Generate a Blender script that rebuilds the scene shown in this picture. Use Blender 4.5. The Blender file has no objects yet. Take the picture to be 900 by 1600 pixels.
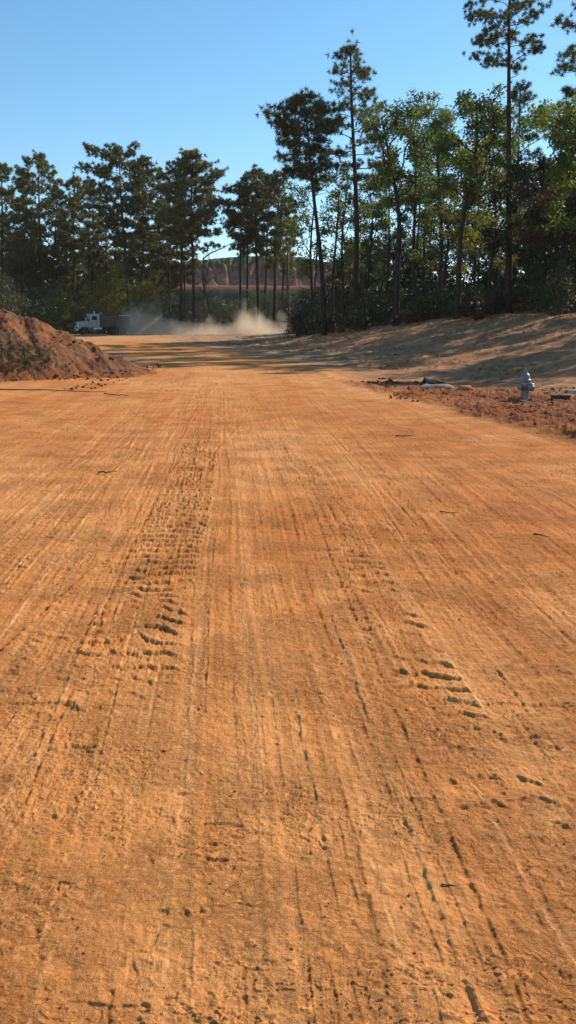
import bpy, bmesh, math, random
import numpy as np

D2R = math.radians
rng = np.random.default_rng(7)
random.seed(7)
scene = bpy.context.scene
COL = scene.collection

# ------------------------------------------------------------------ sun / camera constants
SUN_AZ = 56.0      # degrees right of straight ahead (+Y)
SUN_EL = 35.0
CAM_H = 1.65
PITCH = D2R(12.1)
F_PX = 1300.0      # focal length in pixels of the 900x1600 photograph

# ------------------------------------------------------------------ noise
def _hash(ix, iy, seed):
    h = ix.astype(np.int32).view(np.uint32) * np.uint32(374761393) + iy.astype(np.int32).view(np.uint32) * np.uint32(668265263) + np.uint32((seed * 974634777) & 0xFFFFFFFF)
    h = (h ^ (h >> np.uint32(13))) * np.uint32(1274126177)
    h = h ^ (h >> np.uint32(16))
    return (h & np.uint32(0xFFFF)) * (1 / 65535.0)

def vnoise(x, y, seed=0):
    x, y = np.broadcast_arrays(np.asarray(x, float), np.asarray(y, float))
    ix = np.floor(x); iy = np.floor(y)
    fx = x - ix; fy = y - iy
    sx = fx * fx * fx * (fx * (fx * 6 - 15) + 10); sy = fy * fy * fy * (fy * (fy * 6 - 15) + 10)
    a = _hash(ix, iy, seed); b = _hash(ix + 1, iy, seed)
    c = _hash(ix, iy + 1, seed); d = _hash(ix + 1, iy + 1, seed)
    return ((a + (b - a) * sx) * (1 - sy) + (c + (d - c) * sx) * sy) * 2 - 1

def fbm(x, y, seed=0, octv=4, gain=0.5, lac=2.03):
    s = 0; a = 1.0; t = 0
    for i in range(octv):
        s = s + a * vnoise(x + 17.3 * i, y - 9.1 * i, seed + i * 13); t += a
        a *= gain; x = x * lac; y = y * lac
    return s / t

def sstep(t):
    t = np.clip(t, 0, 1); return t * t * (3 - 2 * t)

def smooth_interp(v, xs, ys):
    xs = np.array(xs, float); ys = np.array(ys, float)
    return (np.interp(v, xs, ys) * 2 + np.interp(v - 1.2, xs, ys) + np.interp(v + 1.2, xs, ys)) / 4

# ------------------------------------------------------------------ terrain (metres)
def base_z(y):
    return smooth_interp(y, [-50, 30, 50, 70, 90, 112, 130, 200, 1500], [0, 0, .18, .55, 1.0, 1.52, 1.7, 2.2, 2.5])

def right_edge(y):       # x of the right edge of the graded road
    return smooth_interp(y, [-40, 5, 13, 20, 24, 30, 36, 44, 65, 90, 112, 140],
                         [6.5, 5.7, 4.5, 3.6, 2.6, 1.9, 1.2, -.4, -5.6, -13, -22, -60])

def left_edge(y):        # x of the left edge
    return smooth_interp(y, [-40, 10, 20, 27, 39, 50, 80, 112, 140], [-11, -11, -10.5, -9.5, -6.8, -8, -20, -45, -90])

def road_c(y):
    return np.where(y < 25, -0.077 * y, 0) + np.where(y >= 25, smooth_interp(np.maximum(y, 25), [25, 40, 65, 90, 112], [-1.93, -3.2, -11, -20, -34]), 0)

def G(x, y):
    x = np.asarray(x, float); y = np.asarray(y, float)
    b = base_z(y)
    s = x - right_edge(y)
    bank = 2.95 * sstep((s - 2.6) / 19.0)
    hf = 1 - sstep((y - 55) / 40) * (1 - sstep((x + 5) / 20))
    z = b + bank * (1 - b / 3.6) * hf
    n = fbm(x * .16, y * .16, 3, 3)
    z = z + .10 * n * sstep((s - 1.5) / 5)
    # far left swells behind the heap and beyond the wood
    l = left_edge(y) - x
    z = z + .35 * sstep(l / 14) * sstep((y - 50) / 20)
    # low lips and dips crossing the far end of the road
    far = sstep((y - 45) / 15) * sstep((112 - y) / 8)
    z = z + far * .13 * fbm(x * .06, y * .12, 21, 2)
    z = z - .16 * np.exp(-((y - 88 - .12 * x) / 3.5) ** 2) + .14 * np.exp(-((y - 80 - .12 * x) / 2.0) ** 2) * (x > -60)
    # gentle unevenness
    z = z + .018 * fbm(x * .35, y * .22, 5, 2)
    return z

def Gs(x, y):
    return float(G(np.array([x]), np.array([y]))[0])

def at(px, d):           # world x at distance d for a column of the photograph (near the horizon)
    return (px - 450) / F_PX * d * math.cos(PITCH)

def top_z(py, d):        # world z of a thing d metres away whose top is on this row
    a = math.atan((800 - py) / F_PX) - PITCH
    return CAM_H + d * math.tan(a)

# ------------------------------------------------------------------ mesh helpers
class MB:
    """collects vertices and faces for one mesh"""
    def __init__(self):
        self.v = []; self.q = []; self.t = []; self.n = 0
    def add(self, v, q=None, t=None):
        v = np.asarray(v, float).reshape(-1, 3)
        if q is not None and len(q): self.q.append(np.asarray(q, np.int64).reshape(-1, 4) + self.n)
        if t is not None and len(t): self.t.append(np.asarray(t, np.int64).reshape(-1, 3) + self.n)
        self.v.append(v); self.n += len(v)
    def tube(self, pts, rad, sides=6, cap=True):
        pts = np.asarray(pts, float); rad = np.broadcast_to(np.asarray(rad, float), (len(pts),))
        tan = np.gradient(pts, axis=0); tan /= np.linalg.norm(tan, axis=1)[:, None] + 1e-9
        ref = np.array([0, 0, 1.0]) if abs(tan[0][2]) < .8 else np.array([1.0, 0, 0])
        a = np.cross(tan, ref); a /= np.linalg.norm(a, axis=1)[:, None] + 1e-9
        b = np.cross(tan, a)
        th = np.linspace(0, 2 * math.pi, sides, endpoint=False)
        ring = pts[:, None, :] + rad[:, None, None] * (np.cos(th)[None, :, None] * a[:, None, :] + np.sin(th)[None, :, None] * b[:, None, :])
        n = len(pts); q = []
        for i in range(n - 1):
            for j in range(sides):
                k = (j + 1) % sides
                q.append((i * sides + j, i * sides + k, (i + 1) * sides + k, (i + 1) * sides + j))
        v = ring.reshape(-1, 3); t = []
        if cap:
            v = np.vstack([v, pts[0], pts[-1]])
            for j in range(sides):
                k = (j + 1) % sides
                t.append((n * sides, k, j)); t.append((n * sides + 1, (n - 1) * sides + j, (n - 1) * sides + k))
        self.add(v, q, t)
    def blades(self, c, k, L, w, up=0.35):
        """tufts of narrow needle blades: c (n,3) centres"""
        n = len(c)
        if n == 0: return
        d = rng.normal(size=(n, k, 3)); d[..., 2] += up; d /= np.linalg.norm(d, axis=2)[..., None]
        s = np.cross(d, rng.normal(size=(n, k, 3))); s /= np.linalg.norm(s, axis=2)[..., None] + 1e-9
        ln = L * rng.uniform(.6, 1.15, (n, k, 1)); C = c[:, None, :]
        v0 = C + d * ln * .12 - s * w * .5; v1 = C + d * ln * .12 + s * w * .5; v2 = C + d * ln
        v = np.stack([v0, v1, v2], 2).reshape(-1, 3)
        self.add(v, None, np.arange(n * k * 3).reshape(-1, 3))
    def leaves(self, c, k, r, size, flat=.75):
        n = len(c)
        if n == 0: return
        o = rng.normal(size=(n, k, 3)); o /= np.linalg.norm(o, axis=2)[..., None]
        o *= (rng.uniform(0, 1, (n, k, 1)) ** .5) * r; o[..., 2] *= flat
        p = c[:, None, :] + o
        a = rng.normal(size=(n, k, 3)); a[..., 2] -= .35; a /= np.linalg.norm(a, axis=2)[..., None]
        b = np.cross(a, rng.normal(size=(n, k, 3))); b /= np.linalg.norm(b, axis=2)[..., None] + 1e-9
        sz = size * rng.uniform(.55, 1.25, (n, k, 1))
        v = np.stack([p - a * sz * .5, p + b * sz * .36, p + a * sz * .55, p - b * sz * .36], 2).reshape(-1, 3)
        self.add(v, np.arange(n * k * 4).reshape(-1, 4))
    def mesh(self, name, smooth=False):
        v = np.vstack(self.v).astype(np.float32)
        q = np.vstack(self.q) if self.q else np.zeros((0, 4), np.int64)
        t = np.vstack(self.t) if self.t else np.zeros((0, 3), np.int64)
        me = bpy.data.meshes.new(name)
        me.vertices.add(len(v)); me.vertices.foreach_set('co', v.ravel())
        nl = len(q) * 4 + len(t) * 3
        me.loops.add(nl); me.loops.foreach_set('vertex_index', np.concatenate([q.ravel(), t.ravel()]).astype(np.int32))
        me.polygons.add(len(q) + len(t))
        st = np.concatenate([np.arange(len(q)) * 4, len(q) * 4 + np.arange(len(t)) * 3]).astype(np.int32)
        me.polygons.foreach_set('loop_start', st)
        if smooth: me.polygons.foreach_set('use_smooth', np.ones(len(q) + len(t), bool))
        me.update(calc_edges=True)
        return me
    def build(self, name, mat, parent=None, smooth=False):
        me = self.mesh(name, smooth); me.materials.append(mat)
        o = bpy.data.objects.new(name, me); COL.objects.link(o)
        if parent is not None: o.parent = parent
        return o

def tag(o, label=None, cat=None, group=None, kind=None):
    if label: o['label'] = label
    if cat: o['category'] = cat
    if group: o['group'] = group
    if kind: o['kind'] = kind
    return o

def empty(name, loc, rz=0.0):
    o = bpy.data.objects.new(name, None); COL.objects.link(o)
    o.location = loc; o.rotation_euler = (0, 0, rz); o.empty_display_size = .3
    return o

def bmobj(name, bm, mat, parent=None, smooth=False):
    me = bpy.data.meshes.new(name)
    bmesh.ops.recalc_face_normals(bm, faces=bm.faces)
    bm.to_mesh(me); bm.free(); me.materials.append(mat)
    if smooth:
        for p in me.polygons: p.use_smooth = True
    o = bpy.data.objects.new(name, me); COL.objects.link(o)
    if parent is not None: o.parent = parent
    return o

def bm_box(bm, x0, x1, y0, y1, z0, z1, bev=.02, taper=None):
    """box; taper = function(x,y,z)->(x,y,z) applied to its corners"""
    c = [(x, y, z) for x in (x0, x1) for y in (y0, y1) for z in (z0, z1)]
    if taper: c = [taper(*p) for p in c]
    vs = [bm.verts.new(p) for p in c]
    idx = [(0, 1, 3, 2), (4, 6, 7, 5), (0, 4, 5, 1), (2, 3, 7, 6), (0, 2, 6, 4), (1, 5, 7, 3)]
    fs = [bm.faces.new([vs[i] for i in f]) for f in idx]
    if bev > 0:
        es = list({e for f in fs for e in f.edges})
        bmesh.ops.bevel(bm, geom=es, offset=bev, segments=2, affect='EDGES', profile=.6)

def bm_lathe(bm, prof, seg=24, axis='z', origin=(0, 0, 0)):
    rings = []
    for r, h in prof:
        ring = []
        for i in range(seg):
            a = 2 * math.pi * i / seg
            p = (r * math.cos(a), r * math.sin(a), h)
            if axis == 'x': p = (p[2], p[0], p[1])
            if axis == 'y': p = (p[0], p[2], p[1])
            ring.append(bm.verts.new((p[0] + origin[0], p[1] + origin[1], p[2] + origin[2])))
        rings.append(ring)
    for a, b in zip(rings, rings[1:]):
        for i in range(seg):
            j = (i + 1) % seg
            bm.faces.new((a[i], a[j], b[j], b[i]))
    bm.faces.new(rings[0][::-1]); bm.faces.new(rings[-1])

# ------------------------------------------------------------------ materials
def new_mat(name):
    m = bpy.data.materials.new(name); m.use_nodes = True
    nt = m.node_tree
    for n in list(nt.nodes): nt.nodes.remove(n)
    out = nt.nodes.new('ShaderNodeOutputMaterial')
    return m, nt, out

def N(nt, t, **kw):
    n = nt.nodes.new(t)
    for k, v in kw.items():
        if k in n.inputs: n.inputs[k].default_value = v
        else: setattr(n, k, v)
    return n

def simple_mat(name, col, rough=.6, metal=0.0, var=.25, scale=6.0, bump=0.0, col2=None, spec=.4):
    m, nt, out = new_mat(name)
    b = N(nt, 'ShaderNodeBsdfPrincipled'); b.inputs['Roughness'].default_value = rough
    b.inputs['Metallic'].default_value = metal; b.inputs['Specular IOR Level'].default_value = spec
    tc = N(nt, 'ShaderNodeTexCoord'); no = N(nt, 'ShaderNodeTexNoise'); no.inputs['Scale'].default_value = scale
    no.inputs['Detail'].default_value = 5
    nt.links.new(tc.outputs['Object'], no.inputs['Vector'])
    mx = N(nt, 'ShaderNodeMix', data_type='RGBA')
    c2 = col2 or tuple(c * (1 - var) for c in col)
    mx.inputs[6].default_value = (*col, 1); mx.inputs[7].default_value = (*c2, 1)
    rp = N(nt, 'ShaderNodeMapRange'); rp.inputs[1].default_value = .35; rp.inputs[2].default_value = .68
    nt.links.new(no.outputs['Fac'], rp.inputs[0]); nt.links.new(rp.outputs[0], mx.inputs[0])
    nt.links.new(mx.outputs[2], b.inputs['Base Color'])
    if bump:
        bp = N(nt, 'ShaderNodeBump'); bp.inputs['Strength'].default_value = bump; bp.inputs['Distance'].default_value = .02
        nt.links.new(no.outputs['Fac'], bp.inputs['Height']); nt.links.new(bp.outputs[0], b.inputs['Normal'])
    nt.links.new(b.outputs[0], out.inputs['Surface'])
    return m

def leaf_mat(name, col, col2, trans=.35, scale=.6):
    m, nt, out = new_mat(name)
    tc = N(nt, 'ShaderNodeTexCoord'); no = N(nt, 'ShaderNodeTexNoise'); no.inputs['Scale'].default_value = scale
    no.inputs['Detail'].default_value = 4; no.inputs['Roughness'].default_value = .65
    oi = N(nt, 'ShaderNodeObjectInfo')
    nt.links.new(tc.outputs['Object'], no.inputs['Vector'])
    rp = N(nt, 'ShaderNodeMapRange'); rp.inputs[1].default_value = .38; rp.inputs[2].default_value = .64
    nt.links.new(no.outputs['Fac'], rp.inputs[0])
    mx = N(nt, 'ShaderNodeMix', data_type='RGBA'); mx.inputs[6].default_value = (*col, 1); mx.inputs[7].default_value = (*col2, 1)
    nt.links.new(rp.outputs[0], mx.inputs[0])
    hs = N(nt, 'ShaderNodeHueSaturation')
    r2 = N(nt, 'ShaderNodeMapRange'); r2.inputs[3].default_value = .75; r2.inputs[4].default_value = 1.2
    nt.links.new(oi.outputs['Random'], r2.inputs[0]); nt.links.new(r2.outputs[0], hs.inputs['Value'])
    nt.links.new(mx.outputs[2], hs.inputs['Color'])
    d = N(nt, 'ShaderNodeBsdfPrincipled'); d.inputs['Roughness'].default_value = .55; d.inputs['Specular IOR Level'].default_value = .25
    t = N(nt, 'ShaderNodeBsdfTranslucent')
    hs2 = N(nt, 'ShaderNodeHueSaturation'); hs2.inputs['Value'].default_value = 1.5; hs2.inputs['Saturation'].default_value = 1.1
    nt.links.new(hs.outputs[0], hs2.inputs['Color']); nt.links.new(hs2.outputs[0], t.inputs['Color'])
    nt.links.new(hs.outputs[0], d.inputs['Base Color'])
    ms = N(nt, 'ShaderNodeMixShader'); ms.inputs[0].default_value = trans
    nt.links.new(d.outputs[0], ms.inputs[1]); nt.links.new(t.outputs[0], ms.inputs[2])
    nt.links.new(ms.outputs[0], out.inputs['Surface'])
    return m

def soil_mat(name, attr='soil', fine=1.0):
    """ground: albedo from the vertex colour (where sand, red clay, straw or litter lie) x fine grain"""
    m, nt, out = new_mat(name)
    at_ = N(nt, 'ShaderNodeAttribute', attribute_name=attr)
    tc = N(nt, 'ShaderNodeTexCoord')
    n1 = N(nt, 'ShaderNodeTexNoise'); n1.inputs['Scale'].default_value = 55; n1.inputs['Detail'].default_value = 6; n1.inputs['Roughness'].default_value = .7
    n2 = N(nt, 'ShaderNodeTexNoise'); n2.inputs['Scale'].default_value = 7; n2.inputs['Detail'].default_value = 6; n2.inputs['Roughness'].default_value = .65
    n3 = N(nt, 'ShaderNodeTexNoise'); n3.inputs['Scale'].default_value = 300; n3.inputs['Detail'].default_value = 3; n3.inputs['Roughness'].default_value = .8
    for n in (n1, n2, n3): nt.links.new(tc.outputs['Object'], n.inputs['Vector'])
    def mr(src, a, b, lo, hi):
        r = N(nt, 'ShaderNodeMapRange'); r.inputs[1].default_value = a; r.inputs[2].default_value = b
        r.inputs[3].default_value = lo; r.inputs[4].default_value = hi
        nt.links.new(src, r.inputs[0]); return r.outputs[0]
    # wrinkles: one noise drawn out along the road, one across it
    mpa = N(nt, 'ShaderNodeMapping'); mpa.inputs['Scale'].default_value = (1, .16, 1); mpa.inputs['Rotation'].default_value = (0, 0, -.077)
    mpb = N(nt, 'ShaderNodeMapping'); mpb.inputs['Scale'].default_value = (.7, 1.1, 1); mpb.inputs['Rotation'].default_value = (0, 0, .12)
    na = N(nt, 'ShaderNodeTexNoise'); na.inputs['Scale'].default_value = 34; na.inputs['Detail'].default_value = 4; na.inputs['Roughness'].default_value = .7
    nb_ = N(nt, 'ShaderNodeTexNoise'); nb_.inputs['Scale'].default_value = 22; nb_.inputs['Detail'].default_value = 7; nb_.inputs['Roughness'].default_value = .75; nb_.inputs['Distortion'].default_value = .6
    nt.links.new(tc.outputs['Object'], mpa.inputs['Vector']); nt.links.new(mpa.outputs[0], na.inputs['Vector'])
    nt.links.new(tc.outputs['Object'], mpb.inputs['Vector']); nt.links.new(mpb.outputs[0], nb_.inputs['Vector'])
    f1 = mr(n1.outputs['Fac'], .3, .7, .82, 1.16); f2 = mr(nb_.outputs['Fac'], .3, .7, .86, 1.14); f3 = mr(n3.outputs['Fac'], .3, .7, .93, 1.06)
    mu = N(nt, 'ShaderNodeMath', operation='MULTIPLY'); nt.links.new(f1, mu.inputs[0]); nt.links.new(f2, mu.inputs[1])
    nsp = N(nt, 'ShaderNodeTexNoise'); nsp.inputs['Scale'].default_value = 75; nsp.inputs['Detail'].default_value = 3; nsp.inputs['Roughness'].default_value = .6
    nt.links.new(tc.outputs['Object'], nsp.inputs['Vector']); spk = mr(nsp.outputs['Fac'], .66, .70, 1.0, .55)  # dark specks: crumb shadows painted into the colour, along with dark clay crumbs
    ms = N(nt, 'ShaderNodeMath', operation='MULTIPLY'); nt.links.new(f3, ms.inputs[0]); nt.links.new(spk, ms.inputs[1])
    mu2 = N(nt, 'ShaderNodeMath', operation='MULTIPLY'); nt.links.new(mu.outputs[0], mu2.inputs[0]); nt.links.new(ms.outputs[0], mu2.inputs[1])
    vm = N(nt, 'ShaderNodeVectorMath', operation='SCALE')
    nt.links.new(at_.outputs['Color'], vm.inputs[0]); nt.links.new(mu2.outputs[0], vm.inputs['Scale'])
    # dark specks, painted crumb shadows included, are in this colour
    b = N(nt, 'ShaderNodeBsdfPrincipled'); b.inputs['Roughness'].default_value = .95; b.inputs['Specular IOR Level'].default_value = .12
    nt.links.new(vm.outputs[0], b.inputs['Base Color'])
    ad = N(nt, 'ShaderNodeMath', operation='ADD'); nt.links.new(n1.outputs['Fac'], ad.inputs[0])
    m3 = N(nt, 'ShaderNodeMath', operation='MULTIPLY'); m3.inputs[1].default_value = .35; nt.links.new(n3.outputs['Fac'], m3.inputs[0])
    nt.links.new(m3.outputs[0], ad.inputs[1])
    bp = N(nt, 'ShaderNodeBump'); bp.inputs['Strength'].default_value = .55 * fine; bp.inputs['Distance'].default_value = .012
    nt.links.new(ad.outputs[0], bp.inputs['Height'])
    bp2 = N(nt, 'ShaderNodeBump'); bp2.inputs['Strength'].default_value = .5 * fine; bp2.inputs['Distance'].default_value = .03
    nt.links.new(n2.outputs['Fac'], bp2.inputs['Height']); nt.links.new(bp.outputs[0], bp2.inputs['Normal'])
    bp3 = N(nt, 'ShaderNodeBump'); bp3.inputs['Strength'].default_value = .75 * fine; bp3.inputs['Distance'].default_value = .012
    rd0 = mr(nb_.outputs['Fac'], .46, .60, 0, 1)
    nc_ = N(nt, 'ShaderNodeTexNoise'); nc_.inputs['Scale'].default_value = 11; nc_.inputs['Detail'].default_value = 8; nc_.inputs['Roughness'].default_value = .68; nc_.inputs['Distortion'].default_value = .8
    nt.links.new(tc.outputs['Object'], nc_.inputs['Vector'])
    rd1 = mr(nc_.outputs['Fac'], .495, .525, 0, .55); rd2 = mr(nc_.outputs['Fac'], .58, .61, 0, .5)
    sA = N(nt, 'ShaderNodeMath', operation='ADD'); nt.links.new(rd1, sA.inputs[0]); nt.links.new(rd2, sA.inputs[1])
    sB = N(nt, 'ShaderNodeMath', operation='MULTIPLY_ADD'); nt.links.new(rd0, sB.inputs[0]); sB.inputs[1].default_value = .6; nt.links.new(sA.outputs[0], sB.inputs[2])
    rdg = sB.outputs[0]
    npt = N(nt, 'ShaderNodeTexNoise'); npt.inputs['Scale'].default_value = 1.7; npt.inputs['Detail'].default_value = 4; nt.links.new(tc.outputs['Object'], npt.inputs['Vector'])
    pm_ = N(nt, 'ShaderNodeMath', operation='MULTIPLY'); nt.links.new(rdg, pm_.inputs[0]); nt.links.new(mr(npt.outputs['Fac'], .42, .60, .12, 1.3), pm_.inputs[1])
    nt.links.new(pm_.outputs[0], bp3.inputs['Height']); nt.links.new(bp2.outputs[0], bp3.inputs['Normal'])
    bp4 = N(nt, 'ShaderNodeBump'); bp4.inputs['Strength'].default_value = .5 * fine; bp4.inputs['Distance'].default_value = .012
    nt.links.new(na.outputs['Fac'], bp4.inputs['Height']); nt.links.new(bp3.outputs[0], bp4.inputs['Normal'])
    nt.links.new(bp4.outputs[0], b.inputs['Normal'])
    nt.links.new(b.outputs[0], out.inputs['Surface'])
    return m

M = {}
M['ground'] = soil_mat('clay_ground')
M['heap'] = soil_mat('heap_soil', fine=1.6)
M['clod'] = simple_mat('clay_clods', (.38, .155, .055), .95, var=.35, scale=3, bump=.5, spec=.1)
M['redclod'] = simple_mat('red_clay_clods', (.18, .054, .019), .95, var=.4, scale=2, bump=.6, spec=.1)
M['pine_bark'] = simple_mat('pine_bark', (.06, .040, .03), .9, var=.5, scale=5, bump=.8, spec=.1)
M['bark'] = simple_mat('grey_bark', (.058, .048, .038), .9, var=.5, scale=4, bump=.8, spec=.1)
M['deadwood'] = simple_mat('dead_wood', (.16, .10, .065), .9, var=.45, scale=12, bump=.6, spec=.1)
M['pine'] = leaf_mat('pine_needles', (.056, .070, .023), (.10, .108, .032), .32)
M['pine_far'] = leaf_mat('pine_needles_dark', (.080, .086, .028), (.135, .128, .040), .34)
M['broad'] = leaf_mat('broad_leaves', (.055, .085, .022), (.12, .145, .028), .5)
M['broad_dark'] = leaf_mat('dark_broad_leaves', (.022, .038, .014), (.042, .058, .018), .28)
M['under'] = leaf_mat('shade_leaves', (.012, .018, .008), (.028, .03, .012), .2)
M['yellow'] = leaf_mat('yellow_lit_leaves', (.12, .135, .025), (.19, .165, .03), .45)  # yellow-green leaves; left shrubs use it for sunlight painted into their colour
M['rust'] = leaf_mat('rust_leaves', (.07, .032, .014), (.05, .05, .018), .3)
M['scrub'] = leaf_mat('scrub_leaves', (.055, .062, .028), (.09, .088, .04), .3)
M['straw'] = leaf_mat('dry_weeds', (.28, .19, .09), (.19, .13, .06), .3)
M['brownscrub'] = leaf_mat('brown_scrub', (.04, .03, .016), (.06, .042, .022), .25)

# ------------------------------------------------------------------ the ground sheet
def tracks(x, y, cell):
    """fine relief of the graded clay (tyre prints, ruts, pits). returns dz, dust tone with painted relief (-1..1), fresh (0..1)"""
    u = x - np.where(y < 25, -0.077 * y, road_c(y)); v = y
    wob = .05 * vnoise(v * .22, u * 0 + 3.3, 31)
    uu = u + wob
    near = np.clip(1.6 - cell / .05, 0, 1)          # very small forms only where the sheet is fine enough
    mid = np.clip(1.8 - cell / .12, 0, 1)
    z = np.zeros_like(x); dust = np.zeros_like(x); fresh = np.zeros_like(x)
    spread = uu / (1 + np.clip(v - 5, 0, 60) * .012)
    # general lengthwise streaking
    m1 = sstep(.5 + fbm(uu * .5, v * .12, 90, 2) * 1.4)
    z += .0046 * fbm(spread * 9, v * .40, 40, 3) * (.3 + m1)
    z += .0040 * fbm(spread * 24, v * .7, 44, 3) * (.3 + m1) * mid
    dust += .7 * fbm(spread * 6, v * .14, 50, 3) + .6 * fbm(spread * 17, v * .32, 57, 3) + .5 * fbm(u * 3, v * 5, 59, 4)  # dust tone; the streaks also stand in for relief shading, put into colour
    # soft hummocks and drag ripples across the road
    z += .011 * fbm(uu * 1.1, v * .9, 61, 4)
    # torn crossways wrinkles: short scarps with a slow run-out behind each
    f_ = v * 7.5 + 3.6 * fbm(u * 2.6, v * 2.2, 66, 4) + 1.9 * fbm(u * 12, v * 11, 67, 5, .62)
    ph_ = f_ - np.floor(f_)
    z += .0050 * np.clip(ph_ / .08, 0, 1) * (1 - ph_) ** 2.2 * near * sstep(.05 + fbm(u * 3.1, v * 4.1, 68, 3) * 2.6) * sstep(.6 + fbm(u * .6, v * .5, 69, 2) * 1.5)
    z += .0060 * fbm(u * 8, v * 13, 70, 4) * near
    wr = fbm(u * 9 + 1.5 * fbm(u * 3, v * 3, 73, 2), v * 24, 72, 3)
    z += .0042 * np.clip(wr + .1, 0, 1) * near * sstep(.5 + fbm(u * 1.1, v * .8, 74, 2) * 1.8)
    z += .0026 * fbm(u * 42, v * 38, 75, 2) * near
    # torn steps: crust lifted in thin plates
    q_ = fbm(u * 5.5, v * 8, 77, 5, .62) * 3.0 + 1.0 * fbm(u * 19, v * 17, 78, 4, .6)
    z += .0046 * (q_ - np.floor(q_)) ** 2.2 * near * sstep(.4 + fbm(u * 1.9, v * 2.3, 79, 3) * 2.4)
    nz = fbm(u * 23, v * 27, 76, 3); z += .0035 * np.clip(nz - .15, 0, 1) * 3 * near * sstep(.3 + fbm(u * 1.7, v * 1.5, 80, 2) * 2)
    # little cracked crust flakes
    cr = 1 - np.abs(fbm(u * 6.5, v * 6.5, 82, 3)) * 5
    z -= .005 * np.clip(cr, 0, 1) * near * sstep(fbm(u * 1.3, v * 1.1, 84, 2) * 2.2)
    # pits
    p = vnoise(u * 19, v * 15, 88) * .7 + vnoise(u * 41, v * 33, 89) * .4
    pm = sstep(.35 + fbm(u * .9, v * .9, 91, 2) * 1.6)
    z -= .0045 * sstep((p - .62) / .10) * pm * near
    z -= .008 * sstep((fbm(u * 3.2, v * 7.5, 93, 5) - .30) / .06) * mid * pm
    rows = y[:, 0]
    def tr(vs, us, half, kind, per=.1, dep=.008, patch=.4, seed=0, v0=0, v1=60, dirn=1):
        i0, i1 = np.searchsorted(rows, [v0, v1])
        if i1 - i0 < 2: return
        uc = np.interp(rows[i0:i1], vs, us)[:, None]
        du = uu[i0:i1] - uc
        sel = np.abs(du) < half * 2.2
        d = du[sel]; vv = v[i0:i1][sel]
        e = sstep((vv - v0) / 1.2) * sstep((v1 - vv) / 2.0)
        pt = sstep(patch + (.9 if kind == 'lug' else 2.0) * fbm(vv * 1.1, d * 3.5 + seed, 100 + seed, 3) + (.3 if kind == 'lug' else .12)) * e
        ins = sstep((half - np.abs(d)) / .03)
        dz = np.zeros_like(d); du_ = np.zeros_like(d)
        nr = near[i0:i1][sel]; md = mid[i0:i1][sel]
        if kind == 'rib':            # road tyre: thin raised lines with cross lines standing between
            dz -= dep * .7 * ins * e
            dz += dep * .8 * np.exp(-((np.abs(d) - half) / .016) ** 2) * e
            for k, off in enumerate(np.linspace(-half * .66, half * .66, 4)):
                j = .007 * fbm(vv * 6, vv * 0 + k, 140 + seed, 3)
                x_ = d - off - j; dz += dep * 1.3 * np.clip(x_ / .004 + .5, 0, 1) * np.exp(-np.clip(x_, 0, 1) / .014) * pt * md * sstep(.5 + 1.8 * vnoise(vv * 9, d * 0 + k, 145 + seed))
            ph = (vv / per + .25 * np.sign(np.sin(d * math.pi / (half * .44))) + .18 * vnoise(vv * 3, d * 6, 150 + seed)) % 1.0
            dz += dep * .8 * np.exp(-((ph - .5) / .07) ** 2) * ins * pt * nr * sstep(.4 + 2 * vnoise(vv * 12, d * 19, 152 + seed))
            du_ += .25 * ins * e
        elif kind == 'line':         # one edge line of a passing tyre: a small crumbling step
            gap = sstep((patch - .05) + 2.2 * fbm(vv * 1.3, vv * 0 + seed, 170 + seed, 4)) * (.7 + .7 * vnoise(vv * 26, d * 22, 173 + seed))
            j = .010 * fbm(vv * 2.5, vv * 0 + 7, 171 + seed, 4) + .004 * vnoise(vv * 21, d * 0, 172 + seed)
            sg = 1 if seed % 2 else -1
            x_ = (d - j) * sg
            dz += dep * 1.5 * np.clip(x_ / .006, 0, 1) * np.exp(-np.clip(x_, 0, 9) / (half * 1.5)) * gap * e
            dz -= dep * .7 * np.clip(-x_ / .006, 0, 1) * np.exp(-np.clip(-x_, 0, 9) / (half * 1.2)) * gap * e
            du_ += (1.3 if seed % 3 else -.9) * np.exp(-((d - j) / (half * .8)) ** 2) * gap
        elif kind == 'tooth':        # small closely set lugs on both shoulders
            dep2 = dep * (.30 + .06 * np.clip(vv - 2, 0, 8))
            ph = (vv / per + d / half * .5 * dirn + .16 * vnoise(vv * 4, d * 9, 180 + seed) + .22 * fbm(vv * 13, d * 24, 182 + seed, 3)) % 1.0
            bar = np.clip(ph / .09, 0, 1) * np.clip(1 - ph, 0, 1) ** 1.6 * (.35 + sstep(.5 + 2.2 * vnoise(vv * 8, d * 14, 181 + seed)))
            sh = .3 + .7 * sstep((np.abs(d) - half * .3) / (half * .3))
            dz += dep2 * (1.5 * bar - .5) * ins * sh * pt
            dz += dep2 * .5 * np.exp(-((np.abs(d) - half) / .014) ** 2) * e * pt
            du_ += .3 * ins * bar * pt; fr = .35 * ins * (bar < .1) * pt
            fresh[i0:i1][sel] = np.maximum(fresh[i0:i1][sel], fr)
        elif kind == 'lug':          # tractor cleats: torn scarps facing back down the track
            bend = .40 * (d / half) ** 2 * dirn + .45 * fbm(vv * 3, d * 9, 195 + seed, 3)
            ph = (vv / per + bend + .5 * fbm(vv * 1.3, d * 4, 191 + seed, 3) + .13 * fbm(vv * 17, d * 26, 192 + seed, 3)) % 1.0
            size = sstep((.95 if seed == 1 else .6) + 1.5 * fbm(vv * 2.6, d * 7.5, 193 + seed, 3))
            saw = np.clip(ph / .07, 0, 1) * np.clip(1 - ph, 0, 1) ** 1.9
            low = np.exp(-((ph - .93) / .07) ** 2) + np.exp(-((ph + .07) / .07) ** 2)
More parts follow.
